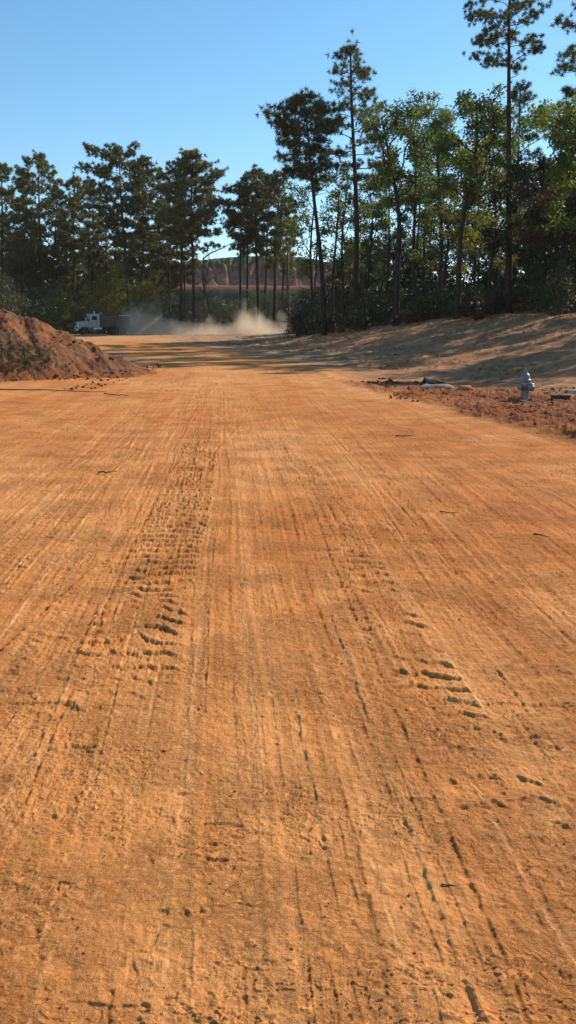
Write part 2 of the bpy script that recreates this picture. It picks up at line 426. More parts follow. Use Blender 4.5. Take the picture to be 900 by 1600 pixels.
            dpm = (.62 + .15 * np.clip(vv - 3, 0, 7)) if seed == 1 else (.8 + .05 * np.clip(vv - 3, 0, 6))
            dz += dep * (2.1 * saw - .9 * low - .3) * ins * size * pt * dpm
            q2 = fbm(d * 11, vv * 13, 197 + seed, 4) * 3; dz += dep * .5 * (q2 - np.floor(q2)) ** 2 * ins * nr * e
            fresh[i0:i1][sel] = np.maximum(fresh[i0:i1][sel], .6 * low * ins * size * pt)
            du_ += .45 * saw * ins * pt * size
        z[i0:i1][sel] += dz; dust[i0:i1][sel] += du_
    # where the prints of the photograph lie (v along the road, u across it)
    tr([0, 3, 5, 8, 14, 20], [-.50, -.50, -.48, -.42, -.30, -.22], .29, 'lug', .16, .0090, 1.1, 1, 3.1, 15.5, 1)
    tr([0, 3, 5, 8, 14, 22], [1.2, 1.0, .98, 1.03, .84, .8], .20, 'lug', .17, .0068, .9, 2, 1.9, 18, 1)
    tr([0, 5.5, 10, 18, 30], [-1.6, -1.57, -1.54, -.9, -.2], .17, 'tooth', .10, .014, 1.1, 3, 3.0, 30)
    tr([0, 5.5, 10, 18, 30], [-.98, -.93, -.9, -.6, -.1], .11, 'tooth', .095, .013, .9, 4, 2.2, 24)
    tr([0, 5, 10, 20], [-2.3, -2.35, -2.5, -1.8], .15, 'tooth', .09, .009, .5, 24, 4.4, 22)
    tr([0, 8, 20, 34], [-3.1, -3.3, -3.2, -2.4], .14, 'tooth', .09, .010, .6, 25, 5, 30)
    tr([0, 10, 30], [-4.4, -4.2, -3.4], .17, 'tooth', .11, .010, .5, 26, 7, 36)
    tr([0, 2.9, 5.6, 17, 30], [1.3, 1.38, 1.55, 2.2, 2.7], .14, 'tooth', .095, .013, 1.0, 5, 1.6, 30, -1)
    tr([0, 2.9, 5.6, 17, 30], [1.75, 1.95, 2.25, 3.1, 3.6], .15, 'tooth', .10, .013, .8, 6, 2.4, 30, -1)
    tr([0, 6, 17, 30], [2.9, 3.1, 4.0, 4.6], .13, 'tooth', .08, .008, .4, 7, 5, 26, -1)
    for k, (u0, u1, u2, h, sd, a, b) in enumerate([(.30, .32, .1, .13, 8, .8, 6.5), (.02, .02, -.06, .11, 9, .8, 4.2), (-.75, -.8, -.8, .12, 10, .8, 3.6),
                                          (.62, .6, .42, .12, 11, .8, 5.2), (-1.15, -1.25, -1.3, .12, 12, .8, 3.4), (1.9, 2.0, 2.3, .13, 13, 1.5, 7.5),
                                          (2.6, 2.9, 3.6, .13, 14, 3, 12), (3.8, 3.9, 5.0, .14, 15, 5, 18), (-1.9, -2.0, -2.3, .13, 16, 2, 9)]):
        tr([0, 4, 12], [u0, u1, u2], h, 'rib', .115, .0033, .55, sd, a, b)
    tr([0, 6, 14, 26], [-6.5, -4.6, -2.6, -.9], .16, 'tooth', .12, .012, .8, 27, 3, 34)
    tr([0, 6, 14, 26], [-4.4, -3.0, -1.6, -.3], .14, 'tooth', .11, .010, .6, 28, 3, 30)
    tr([0, 3, 8, 18, 30], [2.2, 1.9, 1.2, .2, -.4], .13, 'tooth', .10, .009, .5, 29, 1.5, 28, -1)
    tr([0, 5, 12, 24], [5.4, 4.6, 3.4, 2.0], .15, 'tooth', .11, .011, .7, 20, 4, 30, -1)
    tr([0, 4, 10, 20], [-1.9, -1.2, -.3, .8], .03, 'line', 0, .010, .5, 21, .8, 24)
    tr([0, 4, 10, 20], [2.9, 1.9, .9, -.6], .03, 'line', 0, .009, .5, 22, 1.0, 26)
    for k, (a0, a1, a2, a3, dp) in enumerate([(-.09, -.08, -.07, -.05, .0048), (.06, .05, .03, 0, .0040), (.34, .33, .30, .25, .0042), (.60, .66, .74, .85, .0040), (.72, .80, .92, 1.1, .0040),
            (1.28, 1.40, 1.75, 2.3, .0050), (1.44, 1.58, 1.95, 2.5, .0045), (1.75, 1.95, 2.5, 3.2, .0045), (2.5, 2.75, 3.4, 4.2, .0045), (3.3, 3.6, 4.4, 5.2, .0045),
            (-.68, -.72, -.66, -.5, .0048), (-1.2, -1.25, -1.15, -.8, .0045), (-1.38, -1.42, -1.35, -1.0, .0040), (-1.9, -2.0, -1.9, -1.4, .0045), (-2.7, -2.9, -2.9, -2.3, .0045), (-3.8, -4.0, -4.0, -3.3, .0045)]):
        tr([0, 5, 14, 34], [a0, a1, a2, a3], .015 + .004 * (k % 3), 'line', 0, dp, 1.0, 601 + k * 2, .8, 36)
    r2 = np.random.default_rng(5)
    for k in range(110):
        u0 = r2.uniform(-6, 5.0); fan = u0 * r2.uniform(.0, .3) + r2.normal() * .2
        tr([0, 5, 15, 40], [u0, u0 + fan * .2 + r2.normal() * .04, u0 + fan, u0 + fan * 1.3 + r2.normal() * .3], r2.uniform(.010, .024), "line", 0, r2.uniform(.0015, .0042), .5, 300 + k, r2.uniform(0, 6), r2.uniform(12, 45))
    for k in range(40):
        u0 = r2.uniform(-1.6, 1.6)
        tr([0, 5, 15, 40], [u0, u0 + r2.normal() * .04, u0 * 1.15, u0 * 1.3], r2.uniform(.012, .022), 'line', 0, r2.uniform(.0018, .004), .5, 400 + k, r2.uniform(0, 3), r2.uniform(8, 40))
    return z, dust, fresh

def build_ground():
    fine = 1.0 / np.arange(1.65 * 832 / .95, 1.65 * 832 / 7.6, -.8) * (1.65 * 832); fine = np.concatenate([fine, np.arange(7.65, 22.25, .048)])
    # thin out rows nearer than the frame's lower edge
    nearr = fine[fine < 1.55][::4]; fine = fine[fine >= 1.55]
    ys = np.concatenate([[-400, -150, -60, -25, -10, -4, -1.5, -.3, .4], nearr, fine, np.arange(22.3, 30, .11), np.arange(30.2, 116, .20), 116 * 1.022 ** np.arange(0, 155)])
    ys = np.unique(ys)
    c_in = np.linspace(-1, 1, 1501)
    c_out = np.concatenate([1 + .01 * np.arange(1, 41), np.geomspace(1.5, 95, 30)])
    cs = np.concatenate([-c_out[::-1], c_in, c_out])
    Y, Cc = np.meshgrid(ys, cs, indexing='ij')
    W = 1.3 + .47 * np.maximum(Y, 0)
    X = np.clip(Cc * W, -3500, 3500)
    # keep clipped columns apart
    X += np.where(np.abs(Cc * W) > 3500, Cc * 4, 0)
    Z = G(X, Y)
    cell = 2 * W / 1500
    cellr = np.gradient(ys)[:, None] * np.ones_like(X)
    cell = np.maximum(cell, cellr * .28)
    s = X - right_edge(Y); l = left_edge(Y) - X
    en = fbm(X * .5, Y * .35, 200, 3)
    road = sstep((-s + 1.1 * en + .3) / 1.6) * sstep((-l + .8 * en + .4) / 1.2)
    road = road * sstep((122 - Y) / 5)
    zf, dust, fresh = tracks(X, Y, cell)
    Z = Z + zf * sstep(road) * sstep((60 - Y) / 20)
    # strip of dug red clods between road and bank
    strip = sstep((s + .35 + .5 * en) / .6) * sstep((5.0 + 1.0 * en - s) / 2.0) * sstep((30 - Y) / 6) * (Y > -5)
    cl = fbm(X * 2.2, Y * 2.2, 210, 4); cl2 = fbm(X * 7, Y * 7, 214, 3)
    Z += strip * (.08 * np.clip(cl + .25, 0, 1) + .05 * np.clip(cl2, -.2, 1) + .03 * fbm(X * 19, Y * 19, 219, 2))
    Z += strip * .05 * np.clip(fbm((X + .3 * Y) * 3, (Y - .1 * X) * .6, 217, 2), 0, 1)
    # low lip of clay pushed up at the edge of the road
    Z += .05 * np.exp(-((s - .1 - .4 * en) / .3) ** 2) * (1 + cl) * sstep((45 - Y) / 10)
    # bank: fine erosion lines running along it and a rough skin
    bank = sstep((s - 1.2) / 3) * sstep((130 - Y) / 10)
    Z += bank * (.09 * fbm(X * .5 + Y * .12, Y * .55, 220, 3) + .075 * fbm((X + Y * .55) * 1.8, (Y - X * .55) * .35, 224, 3) + .035 * fbm(X * 3.0, Y * 3.0, 226, 3))
    # litter floor of the wood
    litter = np.maximum(sstep((Y - 116.5 + en * 2) / 4), sstep((s - 19.5 - en * 2) / 3) * sstep((Y - 30) / 8))
    Z += litter * .12 * fbm(X * .6, Y * .6, 230, 3)
    # ---- albedo
    def L(c): return np.array(c)[None, None, :]
    sand = L((.52, .192, .045)); pale = L((.66, .305, .108)); red = L((.42, .120, .024))
    tonal = np.clip(.5 + .40 * fbm(X * .28, Y * .16, 240, 3) + .27 * dust, 0, 1)[..., None]
    lowred = np.clip(.36 + .5 * fbm(X * 1.6, Y * 1.1, 247, 4) + .95 * fbm(X * .5, Y * .3, 245, 4) + .22 * sstep((8 - Y) / 7) - .22 * dust, 0, 1)[..., None]  # redder towards the camera, partly a view-angle tone put into the colour
    c = sand * (1 - tonal) + pale * tonal
    c = c * (1 - .55 * lowred) + red * .55 * lowred
    c = c * (1 - .35 * fresh[..., None]) + L((.28, .085, .024)) * .35 * fresh[..., None]
    dk = sstep((fbm(X * 2.0, Y * 1.4, 250, 4) - .18) / .3)[..., None]
    c = c * (1 - .13 * dk)
    clodc = L((.20, .054, .017)) * (1 + .35 * cl[..., None]); strawn = .5 + .5 * fbm((X + .5 * Y) * 2.2, (Y - .5 * X) * .4, 260, 3)[..., None]
    straw = L((.35, .192, .098)) * (.55 + .85 * strawn)
    claybank = L((.37, .165, .07))
    bm = np.clip(.55 * sstep(.5 + fbm(X * .12, Y * .1, 264, 3) * 1.6)[..., None] + .1, 0, 1)
    bankc = (straw * (1 - bm) + claybank * bm) * (1 + .45 * fbm(X * 3.2, Y * 2.4, 268, 4)[..., None])
    side = sstep((s - .2 + .8 * en) / 1.6)[..., None]
    lf = sstep((l + .8 * en) / 1.6)[..., None]
    c = c * (1 - side) + bankc * side
    c = c * (1 - lf) + (L((.25, .15, .08)) * (.8 + .4 * strawn)) * lf
    st = np.clip(strip, 0, 1)[..., None]
    st = st * (.72 + .28 * sstep(.6 + 1.8 * fbm(X * .7, Y * .5, 272, 3)))[..., None]; c = c * (1 - st * .9) + clodc * st * .9
    # paler sand on the far turning ground
    fs = (sstep((Y - 75) / 25) * (1 - litter))[..., None]
    c = c * (1 - .55 * fs) + L((.44, .28, .155)) * .55 * fs
    litc = L((.06, .04, .022)) * (.8 + .5 * cl[..., None])
    lt = np.clip(litter, 0, 1)[..., None]
    c = c * (1 - lt) + litc * lt
    c = np.clip(c, .01, .9)
    ny, nx = X.shape
    v = np.stack([X, Y, Z], 2).reshape(-1, 3)
    i = np.arange(ny - 1)[:, None] * nx + np.arange(nx - 1)[None, :]
    q = np.stack([i, i + 1, i + nx + 1, i + nx], 2).reshape(-1, 4)
    mb = MB(); mb.add(v, q)
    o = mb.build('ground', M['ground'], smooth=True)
    a = o.data.attributes.new('soil', 'FLOAT_COLOR', 'POINT')
    a.data.foreach_set('color', np.concatenate([c.reshape(-1, 3), np.ones((ny * nx, 1))], 1).astype(np.float32).ravel())
    tag(o, kind='structure')
    return o
build_ground()

# ------------------------------------------------------------------ clods
def ico_verts(sub):
    bm = bmesh.new(); bmesh.ops.create_icosphere(bm, subdivisions=sub, radius=1)
    v = np.array([p.co[:] for p in bm.verts]); f = np.array([[a.index for a in p.verts] for p in bm.faces]); bm.free()
    return v, f
ICO1 = ico_verts(1); ICO2 = ico_verts(2)

def lumps(mb, x, y, z, r, big=False):
    V, Fc = ICO2 if big else ICO1
    n = len(x)
    for s in range(0, n, 4000):
        xs, ys_, zs, rs = x[s:s + 4000], y[s:s + 4000], z[s:s + 4000], r[s:s + 4000]
        k = len(xs)
        jit = rng.uniform(.45, 1.3, (k, len(V), 1))
        sc = rng.uniform(.6, 1.3, (k, 1, 3)); sc[..., 2] *= .72
        v = V[None] * jit * sc * rs[:, None, None]
        a = rng.uniform(0, 6.28, k); ca, sa = np.cos(a)[:, None], np.sin(a)[:, None]
        vx = v[..., 0] * ca - v[..., 1] * sa; vy = v[..., 0] * sa + v[..., 1] * ca
        v = np.stack([vx + xs[:, None], vy + ys_[:, None], v[..., 2] + zs[:, None]], 2)
        f = (Fc[None] + (np.arange(k) * len(V))[:, None, None]).reshape(-1, 3)
        mb.add(v.reshape(-1, 3), None, f)

mb = MB()
n = 7000
yy = 1.3 * (26 / 1.3) ** (rng.uniform(0, 1, n)); xx = rng.uniform(-1, 1, n) * (1.9 + .5 * yy)
keep = (xx < right_edge(yy)) & (vnoise(xx * .9, yy * .7, 300) + rng.uniform(-.5, .5, n) > -.05)
xx, yy = xx[keep], yy[keep]
rr = np.exp(rng.normal(-6.15, .5, len(xx))) * (1 + yy * .11)
lumps(mb, xx, yy, G(xx, yy) + .001, rr)
tag(mb.build('loose_crumbs', M['clod']), kind='stuff')

mb = MB()
n = 15000
yy = rng.uniform(8, 31, n); s = rng.uniform(-.5, 5.2, n) ** 1.0; xx = right_edge(yy) + s
w = vnoise(xx * .8, yy * .6, 310) * 1.5 + .5 * vnoise(xx * 2.3, yy * 2, 311) + rng.uniform(-.5, .5, n) > .62
xx, yy, s = xx[w], yy[w], s[w]
rr = np.clip(np.exp(rng.normal(-4.25, .6, len(xx))), .006, .10)
bg_ = rr > .022
lumps(mb, xx[bg_], yy[bg_], G(xx, yy)[bg_] + rr[bg_] * .2 + .03, rr[bg_], True)
lumps(mb, xx[~bg_], yy[~bg_], G(xx, yy)[~bg_] + rr[~bg_] * .3 + .035, rr[~bg_])
tag(mb.build('red_clods', M['redclod']), kind='stuff')

# ------------------------------------------------------------------ spoil heap on the left
def heap_h(x, y):
    ridge = np.interp(x, [-30, -24, -18, -14.5, -12.2, -11, -9.6, -8.2, -7.0, -6.2, -5.2], [3.4, 3.9, 4.05, 3.75, 3.2, 2.75, 2.15, 1.42, .82, .45, .05])
    cy = 34.5 + .12 * (x + 14) + .5 * vnoise(x * .5, x * 0, 401)
    halff = np.interp(x, [-22, -14, -9, -6], [7.5, 7.0, 4.8, 2.6]) + .7 * vnoise(x * .35, x * 0, 402)
    t = np.where(y < cy, (cy - y) / halff, (y - cy) / (halff * .9))
    prof = np.clip(1 - t, -.3, 1)
    prof = np.where(prof > 0, prof ** .85 * (1 + .0 * prof), prof)
    top = np.exp(-(t / .25) ** 2) * .10
    h = ridge * (prof - top)
    rough = .22 * fbm(x * .8, y * .8, 405, 4) + .17 * fbm((x + y * .45) * 1.9, y * .35, 407, 4) + .13 * fbm(x * 4.0, y * 4.0, 409, 3) * sstep(.4 + 1.8 * fbm(x * .7, y * .7, 410, 2))
    gul = -.13 * np.clip(.35 - np.abs(fbm((x + .35 * y) * .9, y * .25, 411, 2)), 0, 1)
    return h + (rough + gul) * sstep((h + .1) / .7) + .06 * fbm(x * 4, y * 4, 415, 3) * sstep((h + .3) / .5) - .02

def build_heap():
    xs = np.linspace(-27, -4.6, 560); ys = np.linspace(24.5, 44, 460)
    X, Y = np.meshgrid(xs, ys); H = heap_h(X, Y) - .08
    g = G(X, Y); Z = g + np.where(H > 0, H, np.maximum(H * .8, -.35)) - .02
    nx = len(xs); ny = len(ys)
    mb = MB(); i = np.arange(ny - 1)[:, None] * nx + np.arange(nx - 1)[None, :]
    q = np.stack([i, i + 1, i + nx + 1, i + nx], 2).reshape(-1, 4)
    # keep only cells that stand above ground somewhere
    hh = np.maximum.reduce([H.ravel()[q[:, k]] for k in range(4)])
    q = q[hh > -.12]
    mb.add(np.stack([X, Y, Z], 2).reshape(-1, 3), q)
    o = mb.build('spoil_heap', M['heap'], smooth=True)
    n1 = fbm(X * .6, Y * .6, 420, 4)[..., None]; n2 = fbm(X * 3, Y * 3, 424, 3)[..., None]
    top = sstep((H - .9) / 1.6)[..., None]
    brown = np.array((.17, .082, .040)); redc = np.array((.27, .092, .034)); grey = np.array((.17, .12, .075))
    c = brown * (1 + .4 * n2); k = np.clip(.30 + .9 * n1 + .2 * top, 0, 1); c = c * (1 - k) + redc * k * (1 + .25 * n2)
    low = sstep((.5 - H) / .4)[..., None]; c = c * (1 - .7 * low) + np.array((.27, .10, .037)) * .7 * low
    gk = sstep((fbm(X * .9, Y * 1.2, 428, 3) - .1) / .3)[..., None] * (1 - low); c = c * (1 - .5 * gk) + grey * .5 * gk
    a = o.data.attributes.new('soil', 'FLOAT_COLOR', 'POINT')
    a.data.foreach_set('color', np.concatenate([np.clip(c, .01, .9).reshape(-1, 3), np.ones((nx * ny, 1))], 1).astype(np.float32).ravel())
    tag(o, 'rough heap of brown and red dug earth on the left side of the road', 'dirt pile')
    return o
build_heap()
def HZ(x, y): return float((G(np.array([x]), np.array([y])) + np.maximum(heap_h(np.array([x]), np.array([y])), 0))[0])

mb = MB()
n = 3800
xx = rng.uniform(-22, -5.9, n); yy = rng.uniform(25, 42, n); hh = heap_h(xx, yy)
w = (hh > -.25) & (rng.uniform(0, 1, n) < np.where(hh < .25, .75, .22) * (1 + vnoise(xx * 1.1, yy * 1.1, 431)))
xx, yy, hh = xx[w], yy[w], hh[w]
rr = np.clip(np.exp(rng.normal(-3.7, .6, len(xx))), .012, .15)
lumps(mb, xx, yy, G(xx, yy) + np.maximum(hh, 0) + rr * .2, rr, True)
tag(mb.build('heap_clods', M['redclod']), kind='stuff')
# weeds on the front of the heap
mb = MB()
pts = []
for (cx, cy, rad, k) in [(-10.6, 31.0, 1.5, 110), (-12.3, 30.2, .9, 50), (-9.3, 31.6, .9, 45)]:
    for i in range(k):
        x = cx + rng.normal() * rad * .5; y = cy + rng.normal() * rad * .5; pts.append((x, y, HZ(x, y) + .04))
mb.blades(np.array(pts), 16, .17, .02, up=.7)
tag(mb.build('weeds', M['scrub']), kind='stuff')

# ------------------------------------------------------------------ trees
def path_interp(ctrl, n):
    """ctrl rows (t, x, y) with t in 0..1 -> smooth offsets"""
    c = np.array(ctrl, float); t = np.linspace(0, 1, n)
    x = np.interp(t, c[:, 0], c[:, 1]); y = np.interp(t, c[:, 0], c[:, 2])
    k = np.array([.25, .5, .25])
    for _ in range(2):
        x[1:-1] = np.convolve(x, k, 'valid'); y[1:-1] = np.convolve(y, k, 'valid')
    return t, x, y

def trunk_path(H, lean, n=14, wig=.12):
    t, x, y = path_interp([(0, 0, 0)] + list(lean), n)
    ph = rng.uniform(0, 6, 2)
    x = x + wig * np.sin(t * 7 + ph[0]) * t; y = y + wig * np.sin(t * 6 + ph[1]) * t
    return np.stack([x, y, t * H], 1)

def on_path(P, t):
    s = t * (len(P) - 1); i = min(int(s), len(P) - 2); f = s - i
    return P[i] * (1 - f) + P[i + 1] * f

def make_pine(H, r0=.24, cb=.5, R=3.2, nb=30, lean=((1, 0, 0),), shape='round', dens=1.0, tuft=.42, asym=None, clear=(), stubs=4, wig=.12, tw=.075, k=24):
    """returns trunk MB, crown MB"""
    T = MB(); Cn = MB()
    P = trunk_path(H, lean, wig=wig)
    t = np.linspace(0, 1, len(P)); rad = r0 * (1 - .78 * t ** 1.1); rad[0] *= 1.25
    P[0, 2] -= .4
    T.tube(P, rad, 8)
    centres = []
    ga = rng.uniform(0, 6.28)
    kk = k
    for i in range(nb):
        f = (i + rng.uniform(.1, .9)) / nb
        tt = cb + (1 - cb) * f * .985
        if any(a < tt < b for a, b in clear): continue
        az = ga + i * 2.4 + rng.uniform(-.5, .5)
        if shape == 'round': pr = (.55 + .5 * math.sin(math.pi * min(f * 1.05, 1) ** .8)) * (1 - f ** 4) ** .5
        elif shape == 'flat': pr = (.35 + .75 * f ** .6) * (1 - f ** 7) ** .5
        elif shape == 'spire': pr = (.35 + .85 * (1 - f) ** .8) * (.65 + .35 * math.sin(f * 3.1))
        else: pr = .8 * (1 - f ** 3) ** .6
        L = R * pr * rng.uniform(.55, 1.12)
        if asym: L *= 1 + asym[1] * math.cos(az - asym[0])
        L = max(L, .35)
        b0 = on_path(P, tt)
        el = rng.uniform(-.05, .25) + .75 * f ** 2
        if shape == 'flat': el = rng.uniform(.1, .5)
        k = 5; s = np.linspace(0, 1, k)
        d = np.array([math.cos(az), math.sin(az), 0])
        bend = rng.uniform(-.15, .25)
        pts = b0 + (s[:, None] * L * math.cos(el)) * d + np.stack([0 * s, 0 * s, s * L * math.sin(el) + bend * L * s ** 2 * .5], 1)
        pts[1:-1] += rng.normal(size=(k - 2, 3)) * .05 * L
        br = max(.02, r0 * .26 * (L / R) * (1 - tt * .4))
        T.tube(pts, br * (1 - .75 * s), 4, cap=False)
        nt_ = max(3, int(round(L / R * 7 * dens)) + 1)
        for j in range(nt_):
            u = rng.uniform(.32, 1.02); p = on_path(pts, min(u, .999))
            side = np.array([-d[1], d[0], 0]) * rng.choice([-1, 1]) + d * rng.uniform(.2, .8)
            tl = L * rng.uniform(.10, .34) * (1.15 - u * .5) + .15
            q = p + side * tl + np.array([0, 0, rng.uniform(.0, .35) * tl + .08])
            T.tube(np.array([p, q]), np.array([.018, .010]), 3, cap=False)
            m = rng.integers(2, 5)
            for _ in range(m):
                centres.append(q + rng.normal(size=3) * np.array([.30, .30, .16]) * (.6 + tuft))
        centres.append(pts[-1]); centres.append(pts[-1] + rng.normal(size=3) * .15)
    for _ in range(int(8 * dens)): centres.append(P[-1] + rng.normal(size=3) * np.array([.35, .35, .3]))
    for _ in range(stubs):        # dead lower branch stubs
        tt = rng.uniform(.25, cb); az = rng.uniform(0, 6.28); b0 = on_path(P, tt); L = rng.uniform(.4, 1.6)
        T.tube(np.array([b0, b0 + np.array([math.cos(az) * L, math.sin(az) * L, rng.uniform(-.1, .4) * L])]), np.array([.035, .012]), 4, cap=False)
    Cn.blades(np.array(centres), kk, tuft, tw, up=.45)
    return T, Cn

def make_broad(H, r0=.2, fork=.4, R=3.0, nl=11, lean=((1, 0, 0),), dens=1.0, leaf=.17, clump=.62, k=46, top=1.0, wig=.35, asym=None):
    T = MB(); Cn = MB()
    P = trunk_path(H * .93, lean, wig=wig); t = np.linspace(0, 1, len(P))
    P[0, 2] -= .4
    T.tube(P, r0 * (1 - .85 * t) + .02, 8)
    centres = []
    for i in range(nl):
        f = (i + rng.uniform(.1, .9)) / nl; tt = fork + (.97 - fork) * f
        az = i * 2.4 + rng.uniform(-.6, .6)
        L = R * (.55 + .55 * math.sin(math.pi * f ** .8)) * rng.uniform(.7, 1.15)
        if asym: L *= 1 + asym[1] * math.cos(az - asym[0])
        el = rng.uniform(.45, 1.0); b0 = on_path(P, tt); s = np.linspace(0, 1, 6)
        d = np.array([math.cos(az), math.sin(az), 0])
        hmax = H - b0[2]
        up = min(L * math.sin(el) * 1.5, hmax * .95)
        pts = b0 + (s[:, None] * L * math.cos(el) * 1.25) * d + np.stack([0 * s, 0 * s, up * s ** .9], 1)
        pts[1:-1] += rng.normal(size=(4, 3)) * .07 * L
        T.tube(pts, r0 * .42 * (1 - .8 * s) * (1 - .5 * tt) + .012, 5, cap=False)
        ns = max(3, int(5 * dens * L / R))
        for j in range(ns):
            u = rng.uniform(.3, 1.0); p = on_path(pts, min(u, .999)); a2 = az + rng.uniform(-1.6, 1.6)
            l2 = L * rng.uniform(.18, .5)
            q = p + np.array([math.cos(a2) * l2, math.sin(a2) * l2, l2 * rng.uniform(.0, .8)])
            q[2] = min(q[2], H)
            T.tube(np.array([p, (p + q) / 2 + rng.normal(size=3) * .06, q]), np.array([.03, .02, .01]), 4, cap=False)
            for _ in range(rng.integers(1, 4)):
                centres.append(q + rng.normal(size=3) * np.array([.5, .5, .35]) * clump)
            centres.append(q)
    for _ in range(4): centres.append(P[-1] + rng.normal(size=3) * .4)
    Cn.leaves(np.array(centres), k, clump, leaf)
    return T, Cn

def make_bush(H, R, n=26, leaf=.13, k=40, clump=.45, stems=6):
    T = MB(); Cn = MB(); c = []
    for i in range(stems):
        a = rng.uniform(0, 6.28); r = R * rng.uniform(.2, .9); h = H * rng.uniform(.6, 1.0)
        e = np.array([math.cos(a) * r, math.sin(a) * r, h]); m = e * .5 + rng.normal(size=3) * .12
        T.tube(np.array([[0, 0, -.15], m, e]), np.array([.05, .035, .012]), 4, cap=False)
    for i in range(n):
        a = rng.uniform(0, 6.28); r = R * rng.uniform(0, 1) ** .6; h = H * rng.uniform(.08, 1.0) * (1 - .55 * (r / R) ** 2)
        c.append((math.cos(a) * r, math.sin(a) * r, max(h, .15)))
    Cn.leaves(np.array(c), k, clump, leaf, flat=.7)
    return T, Cn

def plant(name, parts, px, d, bark, leafm, label=None, cat='tree', group=None, rz=0.0, part_names=('trunk', 'crown')):
    x = at(px, d); root = empty(name, (x, d, Gs(x, d)), rz)
    parts[0].build(part_names[0], bark, root, smooth=True); parts[1].build(part_names[1], leafm, root)
    tag(root, label, cat, group)
    return root

def copy_thing(root, px, d, sc, rz, label, group, leafm=None):
    r = root.copy(); COL.objects.link(r); x = at(px, d)
    r.location = (x, d, Gs(x, d)); r.rotation_euler = (0, 0, rz); r.scale = (sc, sc, sc)
    for ch in list(root.children):
        c = ch.copy(); COL.objects.link(c); c.parent = r
    r['label'] = label
    if group: r['group'] = group
    elif 'group' in r.keys(): del r['group']
    return r

def Hfor(px, d, top):
    x = at(px, d); return top_z(top, d) - Gs(x, d)

PB, BB = M['pine_bark'], M['bark']
def xo(px, px0, d): return (px - px0) / F_PX * d     # sideways offset in metres between two columns
def lt(px, px0, d, top):                             # same, for the top of a tree reaching up to row 'top'
    z = top_z(top, d) - CAM_H
    return (px - 450) / F_PX * (d * math.cos(PITCH) - z * math.sin(PITCH)) - at(px0, d)

# --- the tall trees on the right, one by one
d = 60; H = Hfor(793, d, -34)
plant('pine_tree', make_pine(H, .27, .74, 3.1, 20, lean=((.5, lt(795, 793, d, 240), 0), (1, lt(799, 793, d, -34), .3)), shape='spire', dens=1.9, tuft=.27, tw=.03, k=60, asym=(math.pi, .12), stubs=5, wig=.05), 793, d, PB, M['pine'],
      'tallest pine with long bare trunk and sparse top cut by the upper frame edge')
d = 84; H = Hfor(806, d, 138)
plant('pine_tree', make_pine(H, .22, .55, 3.9, 26, lean=((1, lt(812, 800, d, 138), 0),), shape='round', dens=1.3, asym=(0, .45), tuft=.42, tw=.055, k=30), 800, d, PB, M['pine'],
      'pine with layered boughs reaching right from behind the tallest pine')
d = 78; H = Hfor(552, d, 76)
plant('pine_tree', make_pine(H, .30, .50, 3.3, 32, lean=((.4, -.1, 0), (1, lt(548, 556, d, 76), 0)), shape='round', dens=1.3, tuft=.38, tw=.05, k=34, stubs=6, wig=.1), 556, d, PB, M['pine'],
      'tall slender pine with open ragged crown rising highest in the middle of the tree line')
d = 76; H = Hfor(476, d, 160)
plant('pine_tree', make_pine(H, .25, .63, 3.2, 34, lean=((.35, -.3, 0), (.7, -1.3, 0), (1, lt(474, 507, d, 160), .3)), shape='flat', dens=2.0, tuft=.42, tw=.055, k=32, asym=(math.pi, .2), stubs=8), 507, d, PB, M['pine'],
      'leaning pine with a dense flat-topped crown left of the tallest middle pine')
d = 70; H = Hfor(620, d, 158)
plant('broadleaf_tree', make_broad(H, .26, .50, 2.8, 12, lean=((.5, .2, 0), (.75, -.9, 0), (1, lt(600, 618, d, 158), 0)), leaf=.2, dens=.9, k=34), 618, d, BB, M['broad'],
      'forked broadleaf tree with dark crooked trunk just right of the tallest middle pine')
d = 72; H = Hfor(645, d, 148)
plant('broadleaf_tree', make_broad(H, .18, .45, 2.3, 12, lean=((1, lt(643, 650, d, 148), 0),), leaf=.2, k=36), 650, d, BB, M['broad'],
      'slim broadleaf tree with upright pale green top between forked tree and bushy tree')
d = 68; H = Hfor(690, d, 165)
plant('broadleaf_tree', make_broad(H, .18, .35, 2.3, 14, lean=((1, lt(690, 686, d, 165), 0),), leaf=.2, k=38), 686, d, BB, M['broad'],
      'leafy olive green tree whose foliage hangs low left of the bushy-topped tree')
d = 62; H = Hfor(745, d, 120)
plant('broadleaf_tree', make_broad(H * .95, .22, .52, 2.5, 15, lean=((.4, .2, 0), (.7, .5, 0), (1, lt(746, 712, d, 120), 0)), leaf=.2, dens=1.5, k=38), 712, d, BB, M['broad'],
      'bushy-topped broadleaf tree with leaning bare trunk left of the tallest pine')
d = 65; H = Hfor(765, d, 230)
plant('broadleaf_tree', make_broad(H, .15, .25, 3.0, 15, leaf=.19, dens=1.2, k=42), 762, d, BB, M['yellow'],
      'yellow-green broadleaf tree glowing just behind the tallest pine trunk')
d = 70; H = Hfor(700, d, 290)
plant('broadleaf_tree', make_broad(H, .14, .25, 2.8, 13, leaf=.19, dens=1.1, k=42), 690, d, BB, M['yellow'],
      'lower yellow-green tree filling the gap beneath the olive green tree')
d = 58; H = Hfor(835, d, 262)
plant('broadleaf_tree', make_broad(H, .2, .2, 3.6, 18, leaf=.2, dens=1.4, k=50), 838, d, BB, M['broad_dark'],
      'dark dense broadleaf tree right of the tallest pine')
d = 54; H = Hfor(868, d, 290)
plant('broadleaf_tree', make_broad(H, .16, .30, 2.2, 12, leaf=.18, dens=1.0, k=40), 866, d, BB, M['rust'],
      'tree with rust brown leaves inside the dark right edge of the wood')
d = 50; H = Hfor(905, d, 160)
